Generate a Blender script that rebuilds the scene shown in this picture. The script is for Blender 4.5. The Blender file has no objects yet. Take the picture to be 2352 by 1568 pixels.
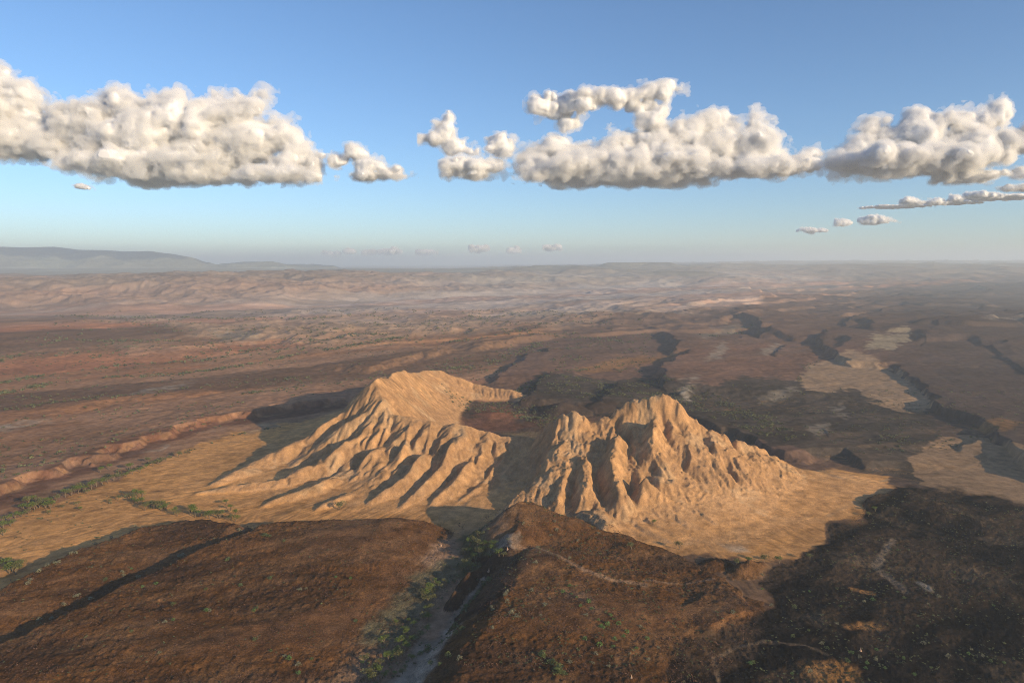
import bpy, math, time
import numpy as np
import openvdb
T0 = time.time()
R = math.radians
C = bpy.context.scene.collection
rng = np.random.RandomState(7)

# ------------------------------------------------------------------ camera, sky, sun, exposure
H, F, PITCH = 300.0, 1568.0, math.atan(182 / 1568.0)
cd = bpy.data.cameras.new('camera'); cam = bpy.data.objects.new('camera', cd); C.objects.link(cam)
cd.sensor_width = 36; cd.lens = 24; cd.clip_start = 1; cd.clip_end = 400000
cam.location = (0, 0, H); cam.rotation_euler = (R(90) - PITCH, 0, 0)
sc = bpy.context.scene; sc.camera = cam
HAZE_D = 6.6e-5
SUN_EL = R(15.0); TRAVEL = np.array([-0.78, 0.625]); TRAVEL /= np.hypot(*TRAVEL)
w = bpy.data.worlds.new('World'); sc.world = w; w.use_nodes = True
nt = w.node_tree; nt.nodes.clear()
sky = nt.nodes.new('ShaderNodeTexSky'); sky.sky_type = 'NISHITA'; sky.sun_disc = False
sky.sun_elevation = SUN_EL
sky.sun_rotation = math.atan2(-TRAVEL[0], -TRAVEL[1])
sky.altitude = 1200; sky.air_density = 1.0; sky.dust_density = 1.2; sky.ozone_density = 4.0
bg = nt.nodes.new('ShaderNodeBackground'); bg.inputs['Strength'].default_value = 0.13
wo = nt.nodes.new('ShaderNodeOutputWorld')
nt.links.new(sky.outputs[0], bg.inputs[0]); nt.links.new(bg.outputs[0], wo.inputs[0])
sd = bpy.data.lights.new('sun', 'SUN'); sd.energy = 5.0; sd.angle = R(0.5); sd.color = (1.0, 0.76, 0.46)
so = bpy.data.objects.new('sun', sd); C.objects.link(so); so.location = (2000, -2000, 2500)
from mathutils import Vector
so.rotation_euler = Vector((TRAVEL[0] * math.cos(SUN_EL), TRAVEL[1] * math.cos(SUN_EL), -math.sin(SUN_EL))).to_track_quat('-Z', 'Y').to_euler()
sc.view_settings.view_transform = 'Standard'; sc.view_settings.look = 'None'
sc.view_settings.exposure = 0.42; sc.view_settings.gamma = 1
sc.render.engine = 'CYCLES'
sc.cycles.max_bounces = 8; sc.cycles.diffuse_bounces = 4; sc.cycles.volume_bounces = 4
sc.cycles.transparent_max_bounces = 64; sc.cycles.use_denoising = True; sc.cycles.denoising_prefilter = 'NONE'; sc.cycles.filter_width = 1.0

# ------------------------------------------------------------------ helpers
SP, CP = math.sin(PITCH), math.cos(PITCH)
def ray(px, py):
    x = (px - 1176.0) / F; y = (784.0 - py) / F
    return x, CP + y * SP, y * CP - SP
def G(px, py, z=0.0):                      # point of height z seen there
    x, Y, Z = ray(px, py); t = (z - H) / Z
    return x * t, Y * t
def P(px, py, Y):                          # point at distance Y seen there
    x, Yd, Z = ray(px, py); t = Y / Yd
    return x * t, Y, H + Z * t
def S(X, Y, z=0.0):                        # ground point -> map coordinates of the photograph
    dz = z - H
    d = Y * CP - dz * SP; v = Y * SP + dz * CP
    return 1176 + F * X / d, 784 - F * v / d

_tab = {}
def _t(seed):
    if seed not in _tab:
        r = np.random.RandomState(seed); a = r.uniform(0, 2 * np.pi, 65536)
        _tab[seed] = (np.cos(a).astype(np.float32), np.sin(a).astype(np.float32))
    return _tab[seed]
def gn(x, y, seed):
    gx, gy = _t(seed)
    fx = np.floor(x); fy = np.floor(y); ix = fx.astype(np.int32) & 255; iy = fy.astype(np.int32) & 255
    x = (x - fx).astype(np.float32); y = (y - fy).astype(np.float32)
    u = x * x * x * (x * (x * 6 - 15) + 10); v = y * y * y * (y * (y * 6 - 15) + 10)
    ix1 = ((ix + 1) & 255) * 256; iy1 = (iy + 1) & 255; ix = ix * 256
    def c(i, a, b): return gx[i] * a + gy[i] * b
    n0 = c(ix + iy, x, y); n1 = c(ix1 + iy, x - 1, y); n2 = c(ix + iy1, x, y - 1); n3 = c(ix1 + iy1, x - 1, y - 1)
    a = n0 + u * (n1 - n0); b = n2 + u * (n3 - n2)
    return (a + v * (b - a)) * 1.5
def fbm(X, Y, wl, octv, seed, sp=None, gain=0.5, ridged=False, sx=1.0, rot=0.0, keep=False):
    c, s = math.cos(rot), math.sin(rot)
    x = (X * c + Y * s) / wl * sx; y = (-X * s + Y * c) / wl
    out = np.zeros(X.shape, np.float32); amp = 1.0; lam = wl; tot = 0
    for i in range(octv):
        if sp is not None:
            wgt = np.clip((lam / sp - 2.0) / 2.0, 0, 1)
            if wgt.max() <= 0: break
        else: wgt = 1.0
        n = gn(x + 17.3 * i, y - 9.1 * i, seed + i)
        if ridged: n = 1 - 2 * np.abs(n); n = n * wgt
        else: n = n * wgt
        out += amp * n; tot += amp; amp *= gain; lam /= 2.03
        x, y = (2.03 * x, 2.03 * y) if keep else (2.03 * (x * 0.8 - y * 0.6), 2.03 * (x * 0.6 + y * 0.8))
    return out
def sst(a, b, x):
    t = np.clip((x - a) / (b - a), 0, 1); return t * t * (3 - 2 * t)
def seg_dist(X, Y, pts):
    """nearest distance, sign (+ right of the direction), fraction along, value index"""
    best = np.full(X.shape, 1e9); sg = np.zeros(X.shape); tt = np.zeros(X.shape)
    n = len(pts) - 1
    for i in range(n):
        ax, ay = pts[i][:2]; bx, by = pts[i + 1][:2]; dx, dy = bx - ax, by - ay; L2 = dx * dx + dy * dy + 1e-9
        t = np.clip(((X - ax) * dx + (Y - ay) * dy) / L2, 0, 1)
        qx = X - ax - t * dx; qy = Y - ay - t * dy; d = np.hypot(qx, qy); m = d < best
        best = np.where(m, d, best); sg = np.where(m, np.sign(dy * (X - ax) - dx * (Y - ay)), sg); tt = np.where(m, i + t, tt)
    return best, sg, tt
def in_poly(x, y, poly):
    r = np.zeros(x.shape, bool); n = len(poly)
    for i in range(n):
        x1, y1 = poly[i]; x2, y2 = poly[(i + 1) % n]
        if y1 == y2: continue
        c = ((y1 > y) != (y2 > y)) & (x < (x2 - x1) * (y - y1) / (y2 - y1) + x1); r ^= c
    return r
def poly_mask(x, y, poly, soft=0.0):
    """1 inside, fading over `soft` map units"""
    p = np.array(poly, float); m = (x > p[:, 0].min() - soft) & (x < p[:, 0].max() + soft) & (y > p[:, 1].min() - soft) & (y < p[:, 1].max() + soft)
    out = np.zeros(x.shape, np.float32)
    if not m.any(): return out
    xs, ys = x[m], y[m]; ins = in_poly(xs, ys, poly)
    if soft > 0:
        q = [tuple(a) for a in poly] + [tuple(poly[0])]
        d, _, _ = seg_dist(xs, ys, q); d = np.where(ins, d, -d); out[m] = sst(-soft, soft, d)
    else: out[m] = ins
    return out

# ------------------------------------------------------------------ the tuff mountain, on its own fine grid
CS = 2.0; MX0, MX1, MY0, MY1 = -640, 640, 620, 1720
gx = np.arange(MX0, MX1, CS); gy = np.arange(MY0, MY1, CS); MX, MY = np.meshgrid(gx, gy)
def ridge_height(X, Y, pts, k, cliff=0.0):
    """pts: (x, y, z, w_left, w_right); skirts fall from the crest with a concave profile"""
    best = np.zeros(X.shape)
    for i in range(len(pts) - 1):
        a, b = pts[i], pts[i + 1]; dx, dy = b[0] - a[0], b[1] - a[1]; L2 = dx * dx + dy * dy
        t = np.clip(((X - a[0]) * dx + (Y - a[1]) * dy) / L2, 0, 1)
        qx = X - a[0] - t * dx; qy = Y - a[1] - t * dy; d = np.hypot(qx, qy)
        side = (dy * (X - a[0]) - dx * (Y - a[1])) / math.sqrt(L2) / np.maximum(d, 1)      # + right
        f = sst(-0.6, 0.6, side)
        z = a[2] + t * (b[2] - a[2]); wl = a[3] + t * (b[3] - a[3]); wr = a[4] + t * (b[4] - a[4])
        wd = wl * (1 - f) + wr * f
        s = np.clip(d / wd, 0, 1.0)
        cl = 1 - cliff * f * sst(.03, .17, s)
        best = np.maximum(best, z * cl * (1 - s) ** (k * (0.75 + 0.5 * s) * (1 - .55 * cliff * f)))
    return best
def rp(l): return [(P(a, b, c) if c > 150 else G(a, b, c) + (c,)) + (d, e) for a, b, c, d, e in l]      # third value: distance, or height when small
rim = rp([(1222, 922, 1440, 30, 60), (1165, 893, 1490, 45, 70), (1130, 892, 1500, 60, 90), (1085, 880, 1520, 70, 110), (1045, 862, 1515, 85, 120),
          (1010, 850, 1500, 100, 120), (975, 851, 1450, 110, 120), (930, 853, 1330, 120, 125), (900, 860, 1220, 130, 130), (863, 872, 1085, 150, 150),
          (880, 915, 1045, 100, 180), (899, 952, 1020, 80, 190), (939, 961, 1008, 70, 190), (985, 967, 1000, 65, 185), (1019, 975, 995, 60, 180),
          (1048, 967, 990, 60, 180), (1107, 982, 985, 55, 165), (1158, 1000, 980, 50, 150), (1209, 1004, 975, 50, 105), (1250, 1016, 968, 50, 50)])
flank = [
    [(863, 874, 1083, 100, 100), (790, 944, 66, 82, 82), (700, 1000, 38, 62, 62), (600, 1052, 17, 42, 42), (500, 1104, 6, 22, 22)],
    [(880, 915, 1040, 70, 70), (830, 985, 54, 60, 60), (740, 1052, 29, 44, 44), (640, 1100, 13, 30, 30), (455, 1128, 4, 10, 10)],
    [(899, 953, 1018, 60, 60), (868, 1012, 48, 50, 50), (800, 1072, 26, 40, 40), (720, 1114, 14, 26, 26), (610, 1155, 5, 12, 12)],
    [(945, 963, 1006, 54, 54), (925, 1030, 44, 46, 46), (870, 1088, 24, 36, 36), (800, 1132, 12, 22, 22), (730, 1165, 5, 10, 10)],
    [(992, 968, 999, 50, 50), (972, 1040, 40, 44, 44), (930, 1096, 22, 32, 32), (850, 1150, 7, 14, 14)],
    [(1048, 968, 989, 52, 52), (1028, 1040, 40, 42, 42), (985, 1100, 21, 32, 32), (925, 1160, 6, 14, 14)],
    [(1100, 981, 985, 48, 48), (1080, 1050, 34, 38, 38), (1040, 1108, 18, 28, 28), (985, 1160, 6, 12, 12)],
    [(1150, 998, 981, 42, 42), (1132, 1060, 28, 34, 34), (1100, 1110, 14, 22, 22), (1055, 1152, 5, 10, 10)],
    [(1203, 1004, 976, 36, 36), (1188, 1052, 26, 28, 28), (1155, 1098, 11, 16, 16)],
]
crag = rp([(1256, 1014, 970, 60, 50), (1272, 980, 958, 70, 120), (1285, 955, 950, 80, 190), (1312, 949, 950, 90, 215), (1345, 962, 954, 90, 225),
           (1365, 966, 957, 90, 235), (1400, 950, 960, 90, 245), (1445, 931, 960, 95, 245), (1482, 917, 958, 95, 235), (1532, 912, 952, 90, 220),
           (1556, 928, 946, 80, 200), (1575, 955, 940, 70, 190), (1600, 969, 936, 65, 175), (1640, 993, 932, 60, 155), (1700, 1010, 935, 55, 130),
           (1740, 1030, 938, 50, 100), (1795, 1060, 940, 40, 70), (1855, 1086, 4, 25, 35)])
spurs = [
    [(1286, 956, 949, 42, 70), (1266, 1016, 53, 40, 72), (1246, 1076, 31, 36, 64), (1214, 1128, 17, 26, 46), (1180, 1160, 7, 14, 26)],
    [(1345, 1010, 64, 50, 50), (1345, 1080, 44, 48, 48), (1345, 1140, 29, 42, 42), (1392, 1205, 17, 30, 30), (1442, 1238, 6, 14, 14)],
    [(1300, 1080, 40, 40, 40), (1280, 1150, 22, 28, 28), (1268, 1190, 8, 14, 14)],
    [(1420, 990, 76, 50, 50), (1400, 1060, 52, 45, 45), (1420, 1130, 34, 38, 38), (1478, 1178, 12, 18, 18)],
    [(1500, 960, 90, 50, 50), (1500, 1030, 64, 45, 45), (1530, 1090, 42, 38, 38), (1600, 1135, 21, 26, 26), (1668, 1164, 7, 12, 12)],
    [(1480, 1100, 44, 35, 35), (1525, 1140, 26, 24, 24), (1572, 1168, 9, 14, 14)],
    [(1575, 980, 74, 48, 48), (1600, 1050, 46, 44, 44), (1660, 1120, 21, 30, 30), (1716, 1163, 7, 12, 12)],
    [(1650, 1010, 52, 42, 42), (1700, 1060, 30, 32, 32), (1772, 1106, 9, 16, 16)],
    [(1465, 1205, 10, 20, 18), (1550, 1246, 4, 10, 10)], [(1520, 1190, 10, 18, 16), (1600, 1235, 5, 10, 10)], [(1580, 1180, 9, 14, 12), (1650, 1215, 4, 8, 8)],
]
hz = np.maximum(ridge_height(MX, MY, rim, 1.35), 0)
for s in flank: hz = np.maximum(hz, ridge_height(MX, MY, rp(s), 1.15))
edge = [(crag[0][0] - 10, 1300), (crag[0][0], 1040)] + [p[:2] for p in rp(spurs[0])]; edge.append((edge[-1][0] - 60, edge[-1][1] - 110))
ed, es, _ = seg_dist(MX + 5 * fbm(MX, MY, 30, 3, 13), MY, edge)
crag = [(a, b, c * .95, d, e * (.86 if a > 160 else 1.08)) for a, b, c, d, e in crag]
hz = np.maximum(hz, ridge_height(MX, MY, crag, 1.02, .20) * sst(16, -4, ed * es))
sh = np.zeros_like(hz)
for s in spurs: sh = np.maximum(sh, ridge_height(MX, MY, [(a, b, c * (.93 if c > 25 else 1), d * 1.3, e * 1.3) for a, b, c, d, e in rp(s)], 1.15))
hz = np.maximum(hz, sh)
# broad warp so that the flanks are not ruled surfaces
hz *= 1 + 0.07 * fbm(MX, MY, 90, 3, 11)
def samp(A, X, Y, x0=MX0, y0=MY0, cs=CS):
    fx = np.clip((X - x0) / cs, 0, A.shape[1] - 1.001); fy = np.clip((Y - y0) / cs, 0, A.shape[0] - 1.001)
    ix = fx.astype(int); iy = fy.astype(int); u = fx - ix; v = fy - iy
    return (A[iy, ix] * (1 - u) + A[iy, ix + 1] * u) * (1 - v) + (A[iy + 1, ix] * (1 - u) + A[iy + 1, ix + 1] * u) * v
def hit(px, py):                           # first point of the mountain seen there
    x, Yd, Z = ray(px, py); Yr = np.arange(650, 1700, 1.0); t = Yr / Yd; z = H + Z * t
    g = samp(hz, x * t, Yr); k = np.argmax(z <= g); return x * t[k], Yr[k]
def zq(l): return [((700 + a / 1.68) * .6125, (1300 + b / 1.68) * .6125) for a, b in l]
gul = [([(1240, 1030), (1215, 1080), (1185, 1125), (1150, 1150)], 14, 26), (zq([(1190, 320), (1000, 450), (800, 560), (620, 680), (420, 730)]), 13, 17), (zq([(1175, 410), (960, 600), (830, 690), (640, 800), (480, 860)]), 15, 17),
       (zq([(1340, 470), (1200, 590), (1100, 690), (1000, 810), (900, 880)]), 15, 17), (zq([(1250, 380), (1160, 500), (1110, 600)]), 8, 12),
       (zq([(1470, 470), (1400, 580), (1330, 640), (1230, 760)]), 11, 13), (zq([(1630, 500), (1500, 600), (1380, 690), (1240, 790), (1100, 890), (990, 985)]), 16, 18),
       (zq([(1840, 520), (1790, 640), (1750, 750)]), 12, 13), (zq([(1960, 600), (1900, 690), (1890, 790), (1800, 900)]), 13, 14),
       (zq([(1700, 490), (1640, 600), (1560, 740), (1430, 890)]), 10, 12), (zq([(1790, 620), (1700, 740), (1650, 830), (1560, 920)]), 9, 12),
       (zq([(960, 640), (860, 720), (700, 790)]), 9, 12), (zq([(1100, 640), (960, 760), (780, 840), (650, 880)]), 11, 13),
       (zq([(2060, 620), (2010, 720), (1960, 800), (1900, 880)]), 8, 11), (zq([(900, 520), (700, 610), (520, 690), (330, 780)]), 8, 12),
       (zq([(760, 770), (560, 870), (360, 960)]), 5, 9), (zq([(1000, 400), (850, 480), (640, 590), (450, 660)]), 8, 12),
       # crag gullies
       ([(1431, 955), (1428, 980), (1436, 1015), (1450, 1050)], 11, 7), ([(1470, 935), (1468, 975), (1490, 1010)], 6, 6),
       ([(1300, 1090), (1305, 1140), (1310, 1190)], 9, 9), ([(1375, 1080), (1390, 1130), (1400, 1170)], 14, 12), ([(1490, 1040), (1500, 1075), (1540, 1110)], 12, 12),
       ([(1560, 1040), (1580, 1080), (1620, 1120)], 12, 12), ([(1610, 985), (1622, 1020), (1640, 1060)], 14, 9), ([(1330, 990), (1345, 1040), (1375, 1100)], 6, 10),
       ([(1520, 945), (1530, 990), (1540, 1030)], 7, 7), ([(1650, 1040), (1680, 1090), (1720, 1130)], 8, 9), ([(1345, 1120), (1355, 1160), (1370, 1195)], 10, 9),
       ([(1440, 1090), (1450, 1130), (1500, 1160)], 10, 11), ([(1660, 1000), (1680, 1030), (1730, 1070)], 7, 7), ([(1545, 930), (1560, 980), (1590, 1020)], 7, 7)]
wx = MX + 9 * fbm(MX, MY, 40, 3, 31); wy = MY + 9 * fbm(MX, MY, 40, 3, 36)
carve = np.zeros_like(hz)
for pl, dep, wd in gul:
    q = [hit(*p) for p in pl]; d, _, t = seg_dist(wx, wy, q); n = len(q) - 1
    tap = np.clip(t / 0.7 + 0.15, 0, 1) * np.clip((n - t) / 1.2 + 0.1, 0, 1)
    carve = np.maximum(carve, dep * tap * np.clip(1 - d / (wd * 1.25), 0, 1) ** 1.15)
hz = np.maximum(hz - np.minimum(carve, hz * 0.75), 0)
# craggy rock texture on the steep right massif, flutes down slope
cragm = sst(-20, 60, MX) * sst(6, 40, hz)
hz += cragm * (3.0 * fbm(wx, wy, 130, 3, 41, ridged=True, gain=.6, sx=4.5, keep=True) - .6) * sst(4, 24, hz)
hz += (1 - cragm) * 1.3 * fbm(MX, MY, 22, 4, 45) * sst(2, 25, hz)
# aprons round the foot: rills then form on them
apr = np.maximum(ridge_height(MX, MY, [(a, b, 9, max(c, 150), d + 110) for a, b, z, c, d in rim[8:]], 1.0),
                 ridge_height(MX, MY, [(a, b, 9, c, d + 130) for a, b, z, c, d in crag], 1.0))
hz = np.maximum(hz, apr * (1 + .10 * fbm(MX, MY, 90, 3, 51)))
CX, CY = 10.0, 1080.0
def rills(X, Y, k1, seed, sp=None):
    rr = np.hypot(X - CX, Y - CY); th = np.arctan2(Y - CY, X - CX) + .05 * fbm(X, Y, 120, 3, seed + 3); q = gn(th * k1 / 6.2832 + 40, rr / 260 + 3, seed)
    return 1 - np.abs(q) * 3.2
hz += 1.5 * np.clip(rills(MX, MY, 150, 57), -.2, 1) * sst(14, 7, hz) * sst(2.0, 4.5, hz) + .9 * np.clip(rills(MX, MY, 330, 58), -.3, 1) * sst(30, 12, hz) * sst(2, 4, hz)
def erode(A, n, steps, batches, seed, inertia=0.08, cap=5.0, ero=0.35, dep=0.25, evap=0.02, mask=None):
    r = np.random.RandomState(seed); h, wd = A.shape; A = A.copy(); fl = A.ravel()
    src = np.flatnonzero((mask if mask is not None else A > 3).ravel())
    for b in range(batches):
        k = src[r.randint(0, len(src), n)]; y = k // wd + r.rand(n); x = k % wd + r.rand(n)
        dx = np.zeros(n); dy = np.zeros(n); v = np.ones(n); wt = np.ones(n); sed = np.zeros(n)
        for s in range(steps):
            x = np.clip(x, 1, wd - 2.01); y = np.clip(y, 1, h - 2.01)
            ix = x.astype(int); iy = y.astype(int); u = x - ix; q = y - iy; i = iy * wd + ix
            a, b2, c, d = fl[i], fl[i + 1], fl[i + wd], fl[i + wd + 1]
            gxx = (b2 - a) * (1 - q) + (d - c) * q; gyy = (c - a) * (1 - u) + (d - b2) * u
            z0 = (a * (1 - u) + b2 * u) * (1 - q) + (c * (1 - u) + d * u) * q
            dx = dx * inertia - gxx * (1 - inertia); dy = dy * inertia - gyy * (1 - inertia)
            L = np.hypot(dx, dy) + 1e-6; dx /= L; dy /= L
            x2 = np.clip(x + dx, 1, wd - 2.01); y2 = np.clip(y + dy, 1, h - 2.01)
            jx = x2.astype(int); jy = y2.astype(int); p = x2 - jx; o = y2 - jy; j = jy * wd + jx
            z1 = (fl[j] * (1 - p) + fl[j + 1] * p) * (1 - o) + (fl[j + wd] * (1 - p) + fl[j + wd + 1] * p) * o
            dh = z1 - z0
            cp_ = np.maximum(-dh, 0.01) * v * wt * cap
            up = dh > 0
            dd = np.where(up, np.minimum(dh, sed), np.where(sed > cp_, (sed - cp_) * dep, 0))
            ee = np.where(~up & (sed <= cp_), np.minimum((cp_ - sed) * ero, -dh), 0)
            ch = dd - ee; sed = sed - ch
            dl = 0
            for off, wg in ((0, (1 - u) * (1 - q)), (1, u * (1 - q)), (wd, (1 - u) * q), (wd + 1, u * q)):
                dl = dl + np.bincount(i + off, ch * wg, minlength=fl.size)
            fl += np.clip(dl, -.10, .10)
            v = np.sqrt(np.maximum(v * v * 0.9 - dh * 1.2, 0.01)); v = np.minimum(v, 4); wt *= 1 - evap
            x, y = x2, y2
    return fl.reshape(h, wd)
def blur(A, n=1):
    for _ in range(n):
        B = A.copy(); B[1:-1] = (A[:-2] + 2 * A[1:-1] + A[2:]) / 4; A = B.copy(); A[:, 1:-1] = (B[:, :-2] + 2 * B[:, 1:-1] + B[:, 2:]) / 4
    return A
er = np.clip(erode(hz, 5000, 90, 12, 5, cap=2.0, ero=.12), hz - 4.5, hz + 1.5); er = er * (1 - .7 * cragm) + hz * .7 * cragm
lo_ = sst(3, 10, hz); hz = np.maximum(blur(er, 2), 0) * (1 - lo_) + np.maximum(blur(er, 1) * .35 + er * .65, 0) * lo_
hz += (cragm * 1.5 + .5) * fbm(wx, wy, 60, 5, 47, ridged=True, gain=.6, sx=3.5, keep=True) * sst(6, 22, hz)
print('mountain', round(time.time() - T0, 1))

# ------------------------------------------------------------------ the ground grid (finer near the camera)
def rows():
    y = [230.0]
    while y[-1] < 95000:
        Y = y[-1]
        d = Y * (0.0045 if Y < 420 else 0.0026 if Y < 680 else 0.0017 if Y < 1560 else 0.0024 if Y < 2400 else 0.0034 if Y < 6000 else 0.005 if Y < 26000 else 0.012)
        y.append(Y + d)
    return np.array(y)
YR = rows()
u = np.concatenate([np.linspace(-1.25, -.79, 30, endpoint=False), np.linspace(-.79, .79, 1180, endpoint=False), np.linspace(.79, 1.25, 31)])
U, YY = np.meshgrid(u, YR); XX = U * (YY + 150 * np.clip(1.5 - YY / 2000, 0, 1))
spc = np.maximum(np.gradient(YR)[:, None] * 0.6, YR[:, None] * 0.0014) * np.ones_like(XX)
M0x, M0y = S(XX, YY, 0.0)                  # map coordinates (photo pixels of the 2352-wide view) for plan drawing
print('grid', XX.shape)
Z = np.zeros(XX.shape)

def sub(pad, xs, ys):
    return np.where((XX > min(xs) - pad) & (XX < max(xs) + pad) & (YY > min(ys) - pad) & (YY < max(ys) + pad))
def scarp(pl, A, wc, wb, z0=None, ends=0.6, warp=6.0, seed=61, wl=45, back=0.0):
    q = [G(a, b, A if z0 is None else z0) for a, b in pl]; pad = wb * 3 + 40
    ii = sub(pad, [a for a, b in q], [b for a, b in q])
    if not len(ii[0]): return
    x, y = XX[ii], YY[ii]
    n1 = fbm(x, y, wl, 4, seed, spc[ii]); n2 = fbm(x, y, wl, 4, seed + 5, spc[ii])
    d, s, t = seg_dist(x + warp * n1, y + warp * n2, q); d = d * s + wc * 0.5; n = len(q) - 1
    # beyond the ends of the line the step dies out with distance
    ex = np.minimum(np.hypot(x - q[0][0], y - q[0][1]), np.hypot(x - q[-1][0], y - q[-1][1]))
    tap = np.clip(t / ends, 0, 1) * np.clip((n - t) / ends, 0, 1)
    h = A * tap * sst(0, 1, d / wc) * (back + (1 - back) * np.exp(-(np.maximum(d - wc, 0) / wb) ** 1.5))
    Z[ii] = np.maximum(Z[ii], h) if back == 0 else Z[ii] + h
def dome(px, py, r1, r2, A, rot=0.0, pw=1.0, z0=0):
    cx, cy = G(px, py, z0); ii = sub(max(r1, r2) * 1.2, [cx], [cy])
    if not len(ii[0]): return
    x, y = XX[ii] - cx, YY[ii] - cy; c, s = math.cos(rot), math.sin(rot)
    d = np.hypot((x * c + y * s) / r1, (-x * s + y * c) / r2) + .12 * fbm(XX[ii], YY[ii], r1 * .6, 3, 71, spc[ii])
    Z[ii] = np.maximum(Z[ii], A * np.clip(1 - d, 0, 1) ** pw * (1 + .5 * np.clip(1 - d, 0, 1)) / 1.5) if pw else Z[ii]

def zc(l, ox, oy, k): return [((ox + a / k) * .6125, (oy + b / k) * .6125) for a, b in l]

# --- near blocks: tilted steps whose steep sides look away from the sun
near = sst(1000, 850, YY)
scarp([(-300, 1620), (-100, 1520), (0, 1470), (100, 1432), (200, 1375), (350, 1303), (490, 1243), (585, 1203), (640, 1195), (750, 1190), (860, 1191), (980, 1186), (1085, 1187), (1200, 1186)],
      15, 16, 190, ends=.25, seed=61)
scarp([(-300, 1500), (-150, 1420), (0, 1345), (90, 1298), (180, 1262), (300, 1213), (400, 1192), (520, 1190), (600, 1203)], 13, 14, 75, ends=.5, seed=81, warp=9)
WASH = [G(a, b) for a, b in [(1085, 1150), (1100, 1190), (1110, 1215), (1085, 1260), (1055, 1300), (1020, 1370), (985, 1430), (940, 1500), (880, 1580), (800, 1700), (700, 1900)]]
wash, wside, _ = seg_dist(XX, YY, WASH)
Z = np.where(wside > 0, Z * (.04 + .96 * sst(10, 105, wash + 8 * fbm(XX, YY, 60, 3, 121))), 0)
hillB = [G(a, b, 23) + (23, c * 1.4, d) for a, b, c, d in [(880, 1900, 34, 190), (960, 1720, 34, 190), (1040, 1568, 34, 190), (1082, 1500, 34, 190), (1120, 1440, 32, 190), (1150, 1388, 30, 180), (1186, 1330, 28, 170), (1193, 1296, 22, 150)]]
ii = np.where((YY < 800) & (np.abs(XX) < 450)); wbx = 6 * fbm(XX[ii], YY[ii], 45, 4, 91, spc[ii]); Z[ii] = np.maximum(Z[ii], ridge_height(XX[ii] + wbx, YY[ii] + wbx, hillB, .62))
scarp([(1540, 1440), (1545, 1400), (1600, 1370), (1640, 1345)], 6, 5, 60, ends=.6, seed=95)
scarp([(1440, 1568), (1560, 1470), (1640, 1445), (1700, 1405), (1760, 1400)][::-1], 6, 6, 70, ends=.5, seed=97)
dome(1720, 1310, 34, 16, 11, rot=.5); dome(1640, 1300, 30, 18, 7, rot=.4); dome(1075, 1345, 34, 9, 11, rot=1.25, pw=.7); dome(1045, 1385, 20, 8, 9, rot=1.25, pw=.7)
dome(1650, 1400, 50, 30, 7)
hillA = [P(1170, 1268, 640) + (34, 60), P(1188, 1213, 680) + (42, 70), P(1196, 1156, 715) + (50, 80), P(1235, 1163, 716) + (60, 85), P(1300, 1188, 708) + (60, 95),
         P(1400, 1228, 690) + (50, 95), P(1480, 1258, 678) + (40, 90), P(1600, 1285, 668) + (30, 60)]
ii = sub(220, [p[0] for p in hillA], [p[1] for p in hillA])
Z[ii] = np.maximum(Z[ii], ridge_height(XX[ii] + 5 * fbm(XX[ii], YY[ii], 40, 3, 101), YY[ii] + 5 * fbm(XX[ii], YY[ii], 40, 3, 105), hillA, 1.0))
# rolling surface of the near blocks
hum = fbm(XX, YY, 130, 4, 111, spc, sx=.45, rot=.35); nearB = sst(3, 9, Z) * near
Z += nearB * (3.4 * hum + 0.8 * fbm(XX, YY, 40, 3, 117, spc, ridged=True, sx=.5, rot=.35))
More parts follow.
